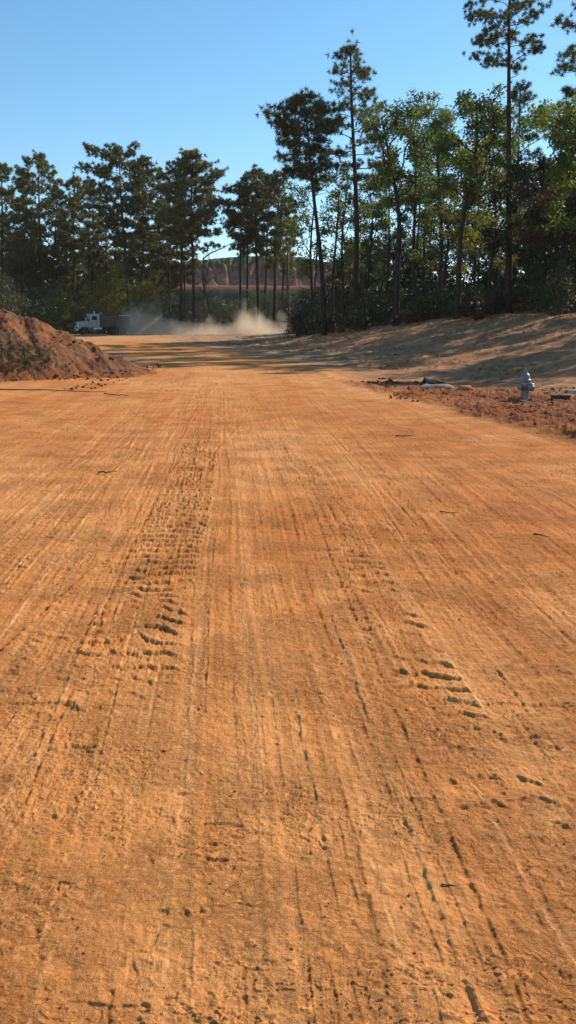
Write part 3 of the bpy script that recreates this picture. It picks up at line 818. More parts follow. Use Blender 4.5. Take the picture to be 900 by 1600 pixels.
plant('broadleaf_tree', make_broad(H, .2, .3, 3.0, 16, leaf=.19, dens=1.3, k=46), 912, d, BB, M['broad'],
      'broadleaf tree cut by the right edge of the frame below the overhanging pine boughs')
d = 60; H = Hfor(905, d, -60)
plant('pine_tree', make_pine(H, .27, .62, 2.7, 30, lean=((1, lt(936, 936, d, -60), 0),), shape='round', dens=1.9, tuft=.34, tw=.045, k=36), 936, d, PB, M['pine'],
      'nearest pine, only its bough tips reaching in at the upper right edge')
# more of the same wood, standing between and behind
specs = [  # px, d, top, kind, label
    (535, 82, 250, 'b', 'narrow broadleaf tree filling in left of the tallest middle pine'),
    (487, 84, 262, 'b', 'low-crowned olive tree under the leaning flat-topped pine'),
    (575, 86, 268, 'b', 'mid height broadleaf tree just behind the forked tree on its left side'),
    (604, 90, 255, 'p', 'thin dark pine showing through behind the forked tree'),
    (660, 80, 178, 'b', 'tall loose broadleaf tree with several thin limbs behind the olive green tree'),
    (738, 78, 200, 'b', 'broadleaf tree crowding behind the bushy-topped tree'),
    (715, 92, 240, 'p', 'dark pine screened by the yellow-green leaves of the lower trees'),
    (784, 88, 268, 'b', 'olive broadleaf tree seen left behind the trunk of the tallest pine'),
    (822, 80, 285, 'b', 'dark broadleaf tree under the layered pine boughs'),
    (858, 74, 240, 'b', 'tall dark tree behind the rust-leaved tree'),
    (890, 64, 262, 'b', 'dark tree filling the wood edge above the pale shrub'),
    (905, 56, 300, 'b', 'very dark low-branched tree at the right frame edge'),
]
for px, d, top, kd, lab in specs:
    H = Hfor(px, d, top)
    if kd == 'b': plant('broadleaf_tree', make_broad(H, .15, .26, 2.1, 12, leaf=.21, dens=1.1, k=32, wig=.3), px, d, BB, M['broad_dark'] if 'dark' in lab else M['broad'], lab)
    else: plant('pine_tree', make_pine(H, .18, .5, 2.6, 22, tuft=.46), px, d, PB, M['pine'], lab)

# thin bare stems in the middle wood
stems = [(458, 74, 398, .10, 0, 'broken snag standing alone in the gap left of the leaning pine', 'snag'),
         (521, 79, 300, .12, .3, 'thin bare stem right beside the leaning pine', 'tree'),
         (543, 84, 330, .16, -.9, 'curved reddish bare trunk left of the tallest middle pine', 'tree'),
         (570, 73, 325, .09, .5, 'thin wavy bare stem right of the tallest middle pine', 'tree'),
         (596, 80, 340, .08, .2, 'thin bare stem left of the forked tree', 'tree'),
         (647, 76, 250, .10, .3, 'straight thin stem right of the forked tree', 'tree'),
         (668, 84, 270, .09, -.2, 'thin pole-like stem left of the leaning bare trunk of the bushy-topped tree', 'tree'),
         (492, 90, 330, .10, .2, 'slim stem directly left of the leaning pine foot', 'tree')]
for px, d, top, r, ln, lab, cat in stems:
    if px == 458: px = 450; d = 118
    H = Hfor(px, d, top); T = MB()
    P = trunk_path(H, ((.3, -ln * .5, 0), (.6, ln * .3, 0), (1, ln, .1)), wig=.1); P[0, 2] -= .3
    T.tube(P, r * 1.3 * (1 - .6 * np.linspace(0, 1, len(P))) if px != 450 else .26 * (1 - .25 * np.linspace(0, 1, len(P))), 7)
    if px != 450:
        for _ in range(9):
            tt = rng.uniform(.35, .98); b = on_path(P, tt); a = rng.uniform(0, 6.28); L = rng.uniform(.4, 1.5)
            T.tube(np.array([b, b + [math.cos(a) * L * .5, math.sin(a) * L * .5, .4 * L], b + [math.cos(a) * L, math.sin(a) * L, .5 * L]]), np.array([.03, .02, .008]), 4, cap=False)
    else:
        for _ in range(5):
            b = P[-1]; T.tube(np.array([b - [0, 0, .4], b + [rng.normal() * .1, rng.normal() * .1, rng.uniform(.1, .7)]]), np.array([.10, .02]), 4)
    x = at(px, d)
    o = T.build('snag' if px == 450 else 'bare_tree', M['deadwood'] if px == 450 or 'reddish' in lab else BB, smooth=True); o.location = (x, d, Gs(x, d)); tag(o, lab, cat)

# --- far left and middle stand of pines
left = [  # trunk px, d, top, crown base frac, R, shape, nb, lean px, dens, label
    (4, 112, 262, .42, 4.0, 'round', 30, 6, 1.3, 'pine cut by the left frame edge above the heap'),
    (72, 116, 246, .45, 5.0, 'round', 38, 58, 1.9, 'broad round-headed pine with a leaning trunk, left of the dump truck'),
    (40, 122, 272, .5, 3.8, 'round', 26, 38, 1.4, 'narrower pine tucked left of the broad round-headed pine'),
    (84, 128, 300, .55, 3.0, 'round', 22, 88, 1.3, 'slim pine right behind the broad round-headed pine'),
    (115, 118, 279, .48, 3.4, 'round', 28, 118, 1.5, 'pine with a pointed twin-knobbed top above the truck bonnet'),
    (138, 122, 286, .45, 3.4, 'round', 28, 142, 1.5, 'shadowy pine right of the twin-knobbed pine'),
    (203, 114, 236, .48, 5.6, 'flat', 44, 185, 2.3, 'largest pine on the left with heavy spreading crown above the dump body'),
    (222, 116, 248, .42, 4.4, 'round', 36, 226, 1.9, 'full-crowned pine touching the right side of the heaviest left pine'),
    (165, 126, 300, .45, 3.6, 'round', 24, 168, 1.3, 'dark pine under the left side of the heaviest crown'),
    (246, 120, 268, .45, 3.4, 'round', 26, 252, 1.5, 'pine filling between the heaviest left crown and the dome-headed pine'),
    (283, 110, 262, .55, 3.8, 'round', 30, 290, 1.8, 'pine whose leaning trunk stands left of the twin to the dome-headed pine'),
    (303, 108, 242, .52, 5.0, 'round', 44, 300, 2.4, 'dome-headed pine on the left edge of the gap above the red hill'),
    (266, 124, 290, .5, 3.0, 'round', 22, 262, 1.3, 'thin pine partly hidden left of the dome-headed pine'),
    (377, 108, 292, .55, 3.4, 'flat', 26, 374, 1.5, 'pine with a spreading side bough at the left of the middle clump'),
    (404, 108, 266, .50, 3.9, 'round', 34, 398, 1.7, 'highest pine of the middle clump beyond the dust'),
    (412, 116, 276, .50, 3.6, 'round', 28, 424, 1.5, 'middle clump pine leaning right from the same foot as the highest'),
    (428, 110, 272, .42, 3.4, 'round', 30, 436, 1.5, 'right-hand pine of the middle clump with low hanging boughs'),
    (388, 122, 300, .55, 2.8, 'round', 20, 384, 1.3, 'thin pine seen between the trunks of the middle clump'),
    (440, 124, 330, .45, 2.8, 'round', 20, 450, 1.2, 'short pine at the right rim of the middle clump'),
]
for px, d, top, cb, R, sh, nb, lp, dn, lab in left:
    d = d + 13; H = Hfor(px, d, top); lx = lt(lp, px, d, top)
    plant('pine_tree', make_pine(H, .27 if nb > 28 else .2, cb, R, nb, lean=((.5, lx * .35, 0), (1, lx, 0)), shape=sh, dens=dn * .82, tuft=.5, tw=.11, wig=.2), px, d, PB, M['pine_far'], lab)

# packed poles and low crowns behind the left pines (copies)
proto_p = plant('pine_tree', make_pine(18, .16, .42, 2.6, 30, dens=1.4, tuft=.5, tw=.12), 20, 146, PB, M['pine_far'],
                'slim pine in the packed far stand left of the gap, hardly told from its neighbours', group='slim pines packed behind the left tree line')
proto_p2 = plant('pine_tree', make_pine(16, .15, .34, 2.5, 30, dens=1.4, tuft=.5, tw=.12, lean=((1, .7, 0),)), 56, 150, PB, M['pine_far'],
                'slim pine in the packed far stand left of the gap, hardly told from its neighbours', group='slim pines packed behind the left tree line')
for i, px in enumerate([-14, 0, 14, 28, 42, 54, 68, 84, 94, 104, 114, 124, 136, 147, 158, 168, 179, 190, 202, 215, 228, 240, 254, 268, 290]):
    copy_thing([proto_p, proto_p2][i % 2], px + rng.uniform(-3, 3), 138 + rng.uniform(0, 26), rng.uniform(.66, 1.05), rng.uniform(0, 6.28),
               'slim pine in the packed far stand left of the gap, hardly told from its neighbours', 'slim pines packed behind the left tree line')
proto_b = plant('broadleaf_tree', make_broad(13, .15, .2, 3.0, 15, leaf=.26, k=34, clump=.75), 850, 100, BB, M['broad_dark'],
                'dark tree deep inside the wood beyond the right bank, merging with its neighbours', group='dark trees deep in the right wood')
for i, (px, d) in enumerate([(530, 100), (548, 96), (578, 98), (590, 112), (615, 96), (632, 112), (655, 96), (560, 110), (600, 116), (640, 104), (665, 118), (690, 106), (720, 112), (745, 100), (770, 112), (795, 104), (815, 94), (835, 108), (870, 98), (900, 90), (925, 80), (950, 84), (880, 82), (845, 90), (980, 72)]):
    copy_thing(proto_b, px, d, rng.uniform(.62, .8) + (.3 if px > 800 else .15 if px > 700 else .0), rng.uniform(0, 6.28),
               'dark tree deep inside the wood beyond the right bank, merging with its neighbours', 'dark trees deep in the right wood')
# trees of the same wood standing just outside the frame: they throw the dappled shade over the bank
off_p = plant('pine_tree', make_pine(21, .26, .45, 3.6, 26, dens=1.3, tuft=.5, tw=.12), 1285, 60, PB, M['pine'],
              'pine of the right wood standing outside the frame beyond the right edge', group='trees outside the right edge of the frame')
off_b = plant('broadleaf_tree', make_broad(14, .2, .3, 3.4, 14, leaf=.26, k=34, clump=.8), 1200, 46, BB, M['broad_dark'],
              'broadleaf tree of the right wood standing outside the frame beyond the right edge', group='trees outside the right edge of the frame')
for i, (x, y, s) in enumerate([(31, 46, .95), (24.5, 38, .8), (36, 38, .95), (33, 30, .9)]):
    b = [off_p, off_b][i % 2]
    copy_thing(b, 450 + x / y / math.cos(PITCH) * F_PX, y, s, rng.uniform(0, 6.28), b['label'], b['group'])

# bare small tree and bent dead bough in the gap
T = MB(); P = trunk_path(9.8, ((.3, .3, 0), (.6, -.6, 0), (1, .6, 0)), wig=.2); P[0, 2] -= .3
T.tube(P, .13 * (1 - .85 * np.linspace(0, 1, len(P))) + .012, 6)
for _ in range(22):
    tt = rng.uniform(.4, 1.0); b = on_path(P, min(tt, .99)); a = rng.uniform(0, 6.28); L = rng.uniform(.8, 2.6) * (1.2 - tt * .5)
    e = b + np.array([math.cos(a) * L, math.sin(a) * L * .6, L * rng.uniform(.3, .9)]); m = (b + e) / 2 + rng.normal(size=3) * .15
    T.tube(np.array([b, m, e]), np.array([.04, .028, .012]), 4, cap=False)
    for _ in range(2):
        e2 = m + rng.normal(size=3) * np.array([.7, .5, .3]) + [0, 0, .4]; T.tube(np.array([m, e2]), np.array([.02, .008]), 3, cap=False)
o = T.build('bare_tree', BB, smooth=True); x = at(326, 119); o.location = (x, 119, Gs(x, 119)); tag(o, 'small leafless tree in the gap in front of the red hill', 'tree')
# long bent bough: rises right from a leaning stem
T = MB(); Cn = MB(); d = 120; x0 = at(318, d); g0 = Gs(x0, d)
zz = lambda py: top_z(py, d) - g0
P = np.array([[0, 0, -.3], [.25, 0, zz(470)], [.1, 0, zz(430)], [.2, 0, zz(404)], [xo(330, 318, d), 0, zz(396)], [xo(348, 318, d), .1, zz(388)], [xo(366, 318, d), .2, zz(378)]])
T.tube(P, np.array([.17, .15, .13, .12, .10, .07, .02]), 6)
cc = []
for b_, e_ in [((328, 397), (322, 391)), ((336, 394), (326, 384)), ((340, 392), (334, 382)), ((345, 389), (344, 384))]:
    p = np.array([xo(b_[0], 318, d), 0, zz(b_[1])]); q = np.array([xo(e_[0], 318, d), rng.normal() * .3, zz(e_[1])]); T.tube(np.array([p, q]), np.array([.04, .015]), 4)
    for _ in range(9): cc.append(q + rng.normal(size=3) * np.array([.35, .35, .16]))
Cn.blades(np.array(cc), 20, .45, .10)
r = empty('leaning_tree', (x0, d, g0)); T.build('trunk', M['deadwood'], r, smooth=True); Cn.build('crown', M['pine_far'], r)
tag(r, 'crooked tree bending right across the gap with one small flat tuft of needles', 'tree')

# --- undergrowth: bushes and saplings, each its own thing
bushes = [ # px, d, top, R, mat, label
    (-6, 100, 404, 3.6, 'scrub', 'grey-green thicket at the left frame edge above the heap'),
    (22, 104, 440, 2.8, 'scrub', 'pale shrub just above the heap crest near the left edge'),
    (42, 116, 428, 3.2, 'broad_dark', 'dark round shrub behind the pale shrub above the heap'),
    (82, 124, 436, 3.0, 'scrub', 'dull olive shrub left behind the yellow-green shrub'),
    (100, 106, 432, 3.0, 'yellow', 'yellow-green shrub standing left above the dump truck'),
    (64, 112, 452, 3.0, 'broad_dark', 'dark shrub between heap and yellow-green shrub'),
    (158, 122, 400, 3.0, 'yellow', 'green small tree behind the dump body'),  # brighter leaf colour gives this green shrub a painted sunlit look
    (186, 124, 410, 2.8, 'yellow', 'bushy green sapling behind the rear of the dump body'),
    (128, 128, 440, 3.4, 'broad_dark', 'dark thicket behind the truck cab'),
    (215, 120, 422, 2.8, 'broad', 'olive shrub behind the left end of the dust'),
    (240, 122, 408, 2.8, 'yellow', 'bright green shrub below the gap between left pines'),
    (262, 118, 440, 2.4, 'scrub', 'low olive bush left of the dome-headed pine foot'),
    (288, 122, 450, 2.6, 'scrub', 'olive bush right at the dome-headed pine foot'),
    (316, 118, 462, 2.4, 'scrub', 'low bush under the crooked tree'),
    (344, 122, 458, 2.6, 'scrub', 'grey-green bush in the middle of the gap'),
    (368, 116, 466, 2.2, 'scrub', 'small bush left of the middle clump'),
    (398, 124, 452, 2.6, 'broad', 'green bush behind the tall puff of dust'),
    (424, 122, 456, 2.4, 'scrub', 'bush under the right side of the middle clump'),
    (448, 100, 450, 1.7, 'brownscrub', 'small brown-leaved sapling at the right end of the dust'),
    (480, 92, 440, 2.2, 'scrub', 'olive sapling behind the leaning pine foot'),
    (500, 86, 462, 1.8, 'broad_dark', 'dark bush at the leaning pine foot'),
    (530, 84, 452, 2.2, 'scrub', 'olive bush between the leaning pine and the tallest middle pine'),
    (556, 74, 474, 1.7, 'broad_dark', 'dark round bush hiding the foot of the tallest middle pine'),
    (582, 78, 448, 2.2, 'scrub', 'yellowish bush right of the tallest middle pine'),
    (608, 76, 465, 2.0, 'broad_dark', 'dark bush at the foot of the forked tree'),
    (634, 74, 455, 2.0, 'scrub', 'olive bush right of the forked tree foot'),
    (660, 72, 450, 2.2, 'broad_dark', 'dark bush left of the leaning bare trunk'),
    (690, 68, 446, 2.2, 'broad_dark', 'dark thicket just left of the leaning bare trunk foot'),
    (724, 66, 440, 2.2, 'broad_dark', 'dark bush right of the leaning bare trunk foot'),
    (756, 64, 438, 2.2, 'broad_dark', 'dark thicket left of the tallest pine foot'),
    (790, 61, 446, 1.8, 'brownscrub', 'brownish bush covering the foot of the tallest pine'),
    (820, 60, 420, 2.4, 'broad_dark', 'black-green thicket right of the tallest pine foot'),
    (850, 57, 400, 2.2, 'broad_dark', 'tall dark thicket below the rust-leaved tree'),
    (872, 51, 415, 1.3, 'scrub', 'pale grey-green shrub standing out against the darkest wood'),
    (896, 54, 380, 2.4, 'broad_dark', 'dark thicket at the right edge behind the pale shrub'),
    (742, 58, 468, 1.5, 'brownscrub', 'low brown brush on the bank top below the dark thicket'),
    (520, 78, 488, 1.4, 'brownscrub', 'low brush in front of the leaning pine'),
    (466, 88, 485, 1.5, 'brownscrub', 'low twiggy brush right of the brown-leaved sapling'),
    (640, 68, 478, 1.5, 'brownscrub', 'low brown brush at the wood edge below the olive bush'),
]
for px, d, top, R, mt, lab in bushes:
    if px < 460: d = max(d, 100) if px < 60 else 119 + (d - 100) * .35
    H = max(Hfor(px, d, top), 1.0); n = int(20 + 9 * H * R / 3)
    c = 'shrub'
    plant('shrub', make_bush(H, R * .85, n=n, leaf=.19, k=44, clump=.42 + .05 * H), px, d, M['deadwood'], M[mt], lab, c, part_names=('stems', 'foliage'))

# dense unsorted undergrowth further in, and twiggy edge litter: nobody could count it
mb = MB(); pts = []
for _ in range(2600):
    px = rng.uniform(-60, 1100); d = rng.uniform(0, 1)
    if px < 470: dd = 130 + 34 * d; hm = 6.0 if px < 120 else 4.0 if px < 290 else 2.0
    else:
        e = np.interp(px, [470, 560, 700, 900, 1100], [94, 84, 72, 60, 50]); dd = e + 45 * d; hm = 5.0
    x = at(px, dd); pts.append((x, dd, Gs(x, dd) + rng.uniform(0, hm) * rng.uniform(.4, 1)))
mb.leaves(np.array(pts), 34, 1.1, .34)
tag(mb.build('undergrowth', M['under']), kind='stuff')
mb = MB()
for _ in range(900):
    px = rng.uniform(440, 960); e = np.interp(px, [440, 560, 700, 900, 1100], [90, 76, 66, 53, 45]) + rng.uniform(-1.5, 3.5)
    x = at(px, e); z = Gs(x, e); a = rng.uniform(0, 6.28); L = rng.uniform(.5, 1.7)
    p = np.array([x, e, z]); q = p + [math.cos(a) * L * .5, math.sin(a) * L * .5, L * rng.uniform(.2, 1)]
    mb.tube(np.array([p, (p + q) / 2 + rng.normal(size=3) * .06, q]), np.array([.022, .016, .006]), 3, cap=False)
tag(mb.build('brushwood', M['deadwood']), kind='stuff')
# dry weeds and pine straw on the bank
mb = MB(); pts = []
n = 3600
yy = rng.uniform(20, 86, n); s_ = rng.uniform(3.5, 24, n); xx = right_edge(yy) + s_
w_ = (vnoise(xx * .35, yy * .3, 640) + rng.uniform(-.5, .5, n) + (s_ - 12) * .02 > .12) & (xx < yy * .6 + 6)
xx, yy = xx[w_], yy[w_]
mb.blades(np.stack([xx, yy, G(xx, yy) + .03], 1), 12, .20, .022, up=.5)
tag(mb.build('dry_weeds', M['straw']), kind='stuff')
# far wood along the horizon
mb = MB(); pts = []
for _ in range(4200):
    a = rng.uniform(-.62, .85); dd = rng.uniform(190, 330); x = math.tan(a) * dd
    if dd > 225 and -52 < x < 36: continue
    hh = 8.5 + 2.5 * math.sin(a * 31) + 2 * math.sin(a * 77 + 1); hh *= 1.9 if a < -.14 else 1
    pts.append((x, dd, Gs(x, dd) + rng.uniform(0, 1) ** .8 * hh * (1 if abs(a + .05) > .14 else .7)))
mb.leaves(np.array(pts), 26, 2.6, .8)
tag(mb.build('far_wood', M['broad_dark']), kind='stuff')

# ------------------------------------------------------------------ the eroded red hill far behind
def build_hill():
    cx, D = -8.5, 262
    xs = np.linspace(-75, 60, 420); ys = np.linspace(222, 330, 330)
    X, Y = np.meshgrid(xs, ys)
    topz = np.interp(X, [-75, -44, -36, -30, -15, -2, 8, 17, 26, 60], [6, 14.5, 21.5, 23.0, 24.6, 24.9, 23.6, 21.5, 18.5, 8]) + .35 * fbm(X * .09, X * 0, 501, 3)
    bench = 15.2 + .25 * fbm(X * .1, Y * .1, 503, 2)
    # erosion gullies running down the face
    g = np.abs(fbm(X * .36 + 1.3 * vnoise(X * .2, Y * .22, 510), Y * .11, 505, 3)); g2 = np.abs(vnoise(X * .9 + .15 * Y, Y * .05, 508))
    cut = (1 - np.clip(g * 3.2, 0, 1)) * 1.3 + (1 - np.clip(g2 * 2, 0, 1)) * .6
    y_foot = 249 + 2.0 * vnoise(X * .06, X * 0, 511); y_crest = y_foot + 9.5 + cut * 1.3
    f = sstep((Y - y_foot) / (y_crest - y_foot)) * .45 + np.clip((Y - y_foot) / (y_crest - y_foot), 0, 1) * .55
    low = sstep((Y - 226) / 12.0)
    g0 = G(X, Y)
    Z = g0 - .6 + (bench - g0) * low
    face = (Z + (topz - Z) * f)
    mid = np.clip(f * (1 - f) * 4, 0, 1)
    Z = np.where(Y > y_foot, np.maximum(face - cut * .55 * mid, Z), Z)
    Z = Z + .12 * fbm(X * .8, Y * .8, 513, 3) + .012 * np.clip(Y - y_crest, 0, 60)
    edge = sstep((X + 75) / 22) * sstep((60 - X) / 20)
    Z = g0 - 1 + (Z - g0 + 1) * edge
    nx, ny = len(xs), len(ys)
    i = np.arange(ny - 1)[:, None] * nx + np.arange(nx - 1)[None, :]
    q = np.stack([i, i + 1, i + nx + 1, i + nx], 2).reshape(-1, 4)
    mb = MB(); mb.add(np.stack([X, Y, Z], 2).reshape(-1, 3), q)
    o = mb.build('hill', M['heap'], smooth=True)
    n2 = fbm(X * .5, Y * .9, 515, 4)[..., None]
    red = np.array((.29, .13, .08)) * (1 + .35 * n2); palec = np.array((.42, .26, .165)); green = np.array((.085, .095, .04)) * (1 + .4 * n2); strip = np.array((.25, .10, .055))
    rid = (np.clip(g * 2.6, 0, 1) ** 2 * sstep(.5 + 1.5 * fbm(X * .15, Y * .3, 517, 3)))[..., None]
    c = red * (1 - .4 * rid) + palec * .4 * rid
    layer = sstep(fbm(X * .03, Z * .55, 519, 3) * 2 + .4)[..., None]; c = c * (.8 + .35 * layer)
    gp_ = sstep((fbm(X * .22, Z * .5, 521, 3) - .12) / .2)[..., None]; c = c * (1 - .25 * gp_) + green * .25 * gp_
    tg = sstep((Z - (topz - 3.0 + 1.2 * n2[..., 0])) / 1.0)[..., None]; c = c * (1 - tg) + green * tg
    bs = ((Y < y_foot + .6))[..., None] * 1.0; c = c * (1 - bs) + strip * bs
    lo = sstep((237 - Y) / 3)[..., None]; c = c * (1 - lo) + green * .8 * lo
    a = o.data.attributes.new('soil', 'FLOAT_COLOR', 'POINT')
    a.data.foreach_set('color', np.concatenate([np.clip(c, .01, .9).reshape(-1, 3), np.ones((nx * ny, 1))], 1).astype(np.float32).ravel())
    tag(o, kind='structure')
build_hill()

# ------------------------------------------------------------------ dump truck
M['truck_white'] = simple_mat('dusty_white_paint', (.46, .46, .45), .42, var=.28, scale=2.2, col2=(.36, .32, .26), spec=.5)
M['dump_paint'] = simple_mat('dark_dump_paint', (.075, .062, .058), .5, var=.3, scale=1.6, col2=(.13, .095, .07))
M['tail_sunlit'] = simple_mat('sunlit_tailgate', (.58, .52, .44), .5, var=.25, scale=3)  # pale colour stands in for sunlight on the tailgate edge
M['chassis'] = simple_mat('black_chassis', (.03, .028, .026), .7, var=.3, scale=3, col2=(.07, .055, .04))
M['rubber'] = simple_mat('dusty_tyre', (.035, .03, .027), .85, var=.3, scale=4, col2=(.09, .06, .04))
M['chrome'] = simple_mat('chrome', (.62, .62, .62), .22, 1.0, var=.15, scale=5)
M['glass'] = simple_mat('cab_glass', (.03, .04, .045), .06, var=.1, scale=2, spec=.8)
M['lampglass'] = simple_mat('lamp_glass', (.75, .75, .70), .15, var=.1, scale=5, spec=.7)
M['amber'] = simple_mat('amber_lens', (.75, .28, .03), .25, var=.1, scale=5)
TD = 112; TX = at(158, TD)
truck = empty('dump_truck', (TX, TD, Gs(TX, TD) + .02), D2R(207)); truck.scale = (.87, .87, .87)
tag(truck, 'white-cabbed dump truck with dark dump body driving left ahead of its dust', 'truck')
def part(name, mat, parent, fn, smooth=False):
    bm = bmesh.new(); fn(bm); return bmobj(name, bm, mat, parent, smooth)
W2 = 1.12
def cab_t(x, y, z):
    if z > 2.2: x = x - (.28 if x > 1.2 else -.02); y *= .92
    return x, y, z
cab = part('cab', M['truck_white'], truck, lambda b: (bm_box(b, .35, 2.05, -W2, W2, 1.0, 2.92, .07, cab_t), bm_box(b, .25, 1.95, -.92, .92, 2.90, 3.0, .03)))
part('windshield', M['glass'], cab, lambda b: bm_box(b, 1.80, 2.02, -.90, .90, 2.02, 2.72, .02, lambda x, y, z: (x - (.20 if z > 2.4 else -.03), y, z)))
for s in (1, -1):
    dr = part('door', M['truck_white'], cab, lambda b: bm_box(b, .75, 1.72, s * (W2 + .005) - .02, s * (W2 + .005) + .02, 1.1, 2.05, .015))
    part('handle', M['chrome'], dr, lambda b: bm_box(b, .82, .98, s * (W2 + .05) - .02, s * (W2 + .05) + .02, 1.78, 1.83, .008))
    part('side_window', M['glass'], cab, lambda b: bm_box(b, .80, 1.62, s * 1.085 - .03, s * 1.085 + .03, 2.10, 2.68, .02, lambda x, y, z: (x - (.16 if (z > 2.4 and x > 1.2) else 0), y - s * (.055 if z > 2.4 else 0), z)))
    part('mirror', M['chrome'], cab, lambda b: (bm_box(b, 1.86, 1.94, s * 1.42 - .10, s * 1.42 + .10, 1.95, 2.55, .02), bm_box(b, 1.80, 1.84, min(s * 1.1, s * 1.42), max(s * 1.1, s * 1.42), 2.5, 2.53, 0), bm_box(b, 1.80, 1.84, min(s * 1.1, s * 1.42), max(s * 1.1, s * 1.42), 2.0, 2.03, 0)))
    part('fuel_tank', M['chrome'], truck, lambda b: bm_lathe(b, [(.02, .1), (.30, .12), (.31, .16), (.31, 1.3), (.30, 1.34), (.02, 1.36)], 20, 'x', (0, s * .98, .80)), True)
part('exhaust_stack', M['chrome'], truck, lambda b: bm_lathe(b, [(.07, 1.2), (.09, 1.3), (.09, 2.3), (.065, 2.35), (.065, 3.35)], 14, 'z', (.18, .98, 0)), True)
part('warning_light', M['lampglass'], truck, lambda b: bm_lathe(b, [(.10, 3.0), (.10, 3.06), (.07, 3.1), (.085, 3.32), (.03, 3.40)], 14, 'z', (1.0, .35, 0)), True)
def hood_t(x, y, z):
    if x > 3: y *= .80; z = z - (.16 if z > 1.5 else 0)
    return x, y, z
hood = part('hood', M['truck_white'], truck, lambda b: bm_box(b, 2.0, 3.62, -1.0, 1.0, 1.0, 2.0, .10, hood_t))
part('grille', M['chrome'], truck, lambda b: [bm_box(b, 3.60, 3.68, -.56, .56, 1.02, 1.74, .03)] + [bm_box(b, 3.67, 3.70, -.50, .50, 1.08 + i * .085, 1.12 + i * .085, 0) for i in range(7)])
part('bumper', M['chrome'], truck, lambda b: bm_box(b, 3.66, 3.90, -1.18, 1.18, .52, .90, .05))
for s in (1, -1):
    fd = part('fender', M['truck_white'], truck, lambda b: (bm_box(b, 2.05, 3.5, min(s * .80, s * 1.2), max(s * .80, s * 1.2), 1.18, 1.42, .08, lambda x, y, z: (x, y, z - (.10 if abs(x - 2.8) > .5 else 0))),
                                                        bm_box(b, 3.32, 3.60, min(s * .78, s * 1.2), max(s * .78, s * 1.2), .78, 1.36, .06), bm_box(b, 1.98, 2.12, min(s * .80, s * 1.2), max(s * .80, s * 1.2), .72, 1.36, .04)))
    part('headlight', M['lampglass'], truck, lambda b: bm_box(b, 3.58, 3.65, s * .92 - .15, s * .92 + .15, 1.02, 1.24, .03))
part('chassis', M['chassis'], truck, lambda b: (bm_box(b, -4.1, 3.6, -.45, -.30, .72, .98, .01), bm_box(b, -4.1, 3.6, .30, .45, .72, .98, .01), bm_box(b, 2.64, 2.76, -.95, .95, .46, .58, .02),
                                                bm_box(b, -1.86, -1.74, -.95, .95, .46, .60, .02), bm_box(b, -3.21, -3.09, -.95, .95, .46, .60, .02), bm_box(b, 1.6, 3.4, -.5, .5, .7, 1.2, .05)))
part('step', M['chrome'], truck, lambda b: (bm_box(b, 1.2, 1.9, .85, 1.18, .55, .60, .01), bm_box(b, 1.2, 1.9, .85, 1.18, .82, .87, .01)))
def dump_f(b):
    bm_box(b, -4.15, -4.07, -1.2, 1.2, 1.15, 2.62, .01)
    for s in (1, -1): bm_box(b, -4.06, .16, min(s * 1.14, s * 1.22), max(s * 1.14, s * 1.22), 1.12, 2.62, .015)
    bm_box(b, -4.06, .16, -1.13, 1.13, 1.05, 1.14, .01)
    bm_box(b, .165, .25, -1.22, 1.22, 1.12, 2.95, .02)
    for s in (1, -1):
        bm_box(b, -4.1, .2, min(s * 1.10, s * 1.27), max(s * 1.10, s * 1.27), 2.622, 2.72, .02)
        for i in range(7): bm_box(b, -3.85 + i * .62, -3.77 + i * .62, min(s * 1.223, s * 1.28), max(s * 1.223, s * 1.28), 1.14, 2.6, .01)
body = part('dump_body', M['dump_paint'], truck, dump_f)
part('tailgate', M['tail_sunlit'], body, lambda b: (bm_box(b, -4.27, -4.16, -1.27, 1.27, 1.0, 2.86, .02), bm_box(b, -4.26, -3.2, 1.0, 1.26, 2.73, 2.90, .02), bm_box(b, -4.26, -3.2, -1.26, -1.0, 2.73, 2.90, .02)))
for x in (2.7, -1.8, -3.15):
    for s in (1, -1):
        wide = .30 if x > 0 else .52
        y0 = s * (1.14 - wide / 2)
        wh = empty('wheel', (x, y0, .52)); wh.parent = truck
        h = wide / 2
        t = part('tyre', M['rubber'], wh, lambda b: bm_lathe(b, [(.28, -h), (.46, -h), (.515, -h * .82), (.525, -h * .4), (.525, h * .4), (.515, h * .82), (.46, h), (.28, h)], 28, 'y'), True)
        part('rim', M['truck_white'], wh, lambda b: bm_lathe(b, [(.02, -h * .7), (.12, -h * .72), (.14, -h * .5), (.24, -h * .55), (.285, -h * .98), (.285, h * .98), (.24, h * .55), (.14, h * .5), (.12, h * .72), (.02, h * .7)], 22, 'y'))

# ------------------------------------------------------------------ dust raised by the truck
def dust_box(name, x0, x1, y0, y1, z0, z1, mat):
    bm = bmesh.new(); bm_box(bm, x0, x1, y0, y1, z0, z1, 0)
    return bmobj(name, bm, mat)
m, nt, out = new_mat('road_dust')
tc = N(nt, 'ShaderNodeTexCoord'); sp = N(nt, 'ShaderNodeSeparateXYZ'); nt.links.new(tc.outputs['Object'], sp.inputs[0])
mp = N(nt, 'ShaderNodeMapping'); mp.inputs['Scale'].default_value = (1, 1, .75); nt.links.new(tc.outputs['Object'], mp.inputs['Vector'])
no = N(nt, 'ShaderNodeTexNoise'); no.inputs['Scale'].default_value = .42; no.inputs['Detail'].default_value = 5; no.inputs['Roughness'].default_value = .58; no.inputs['Distortion'].default_value = .5
nt.links.new(mp.outputs[0], no.inputs['Vector'])
xr0, xr1 = at(186, 112) , at(458, 112)
fr = N(nt, 'ShaderNodeMapRange'); fr.inputs[1].default_value = xr0; fr.inputs[2].default_value = xr1; nt.links.new(sp.outputs['X'], fr.inputs[0])
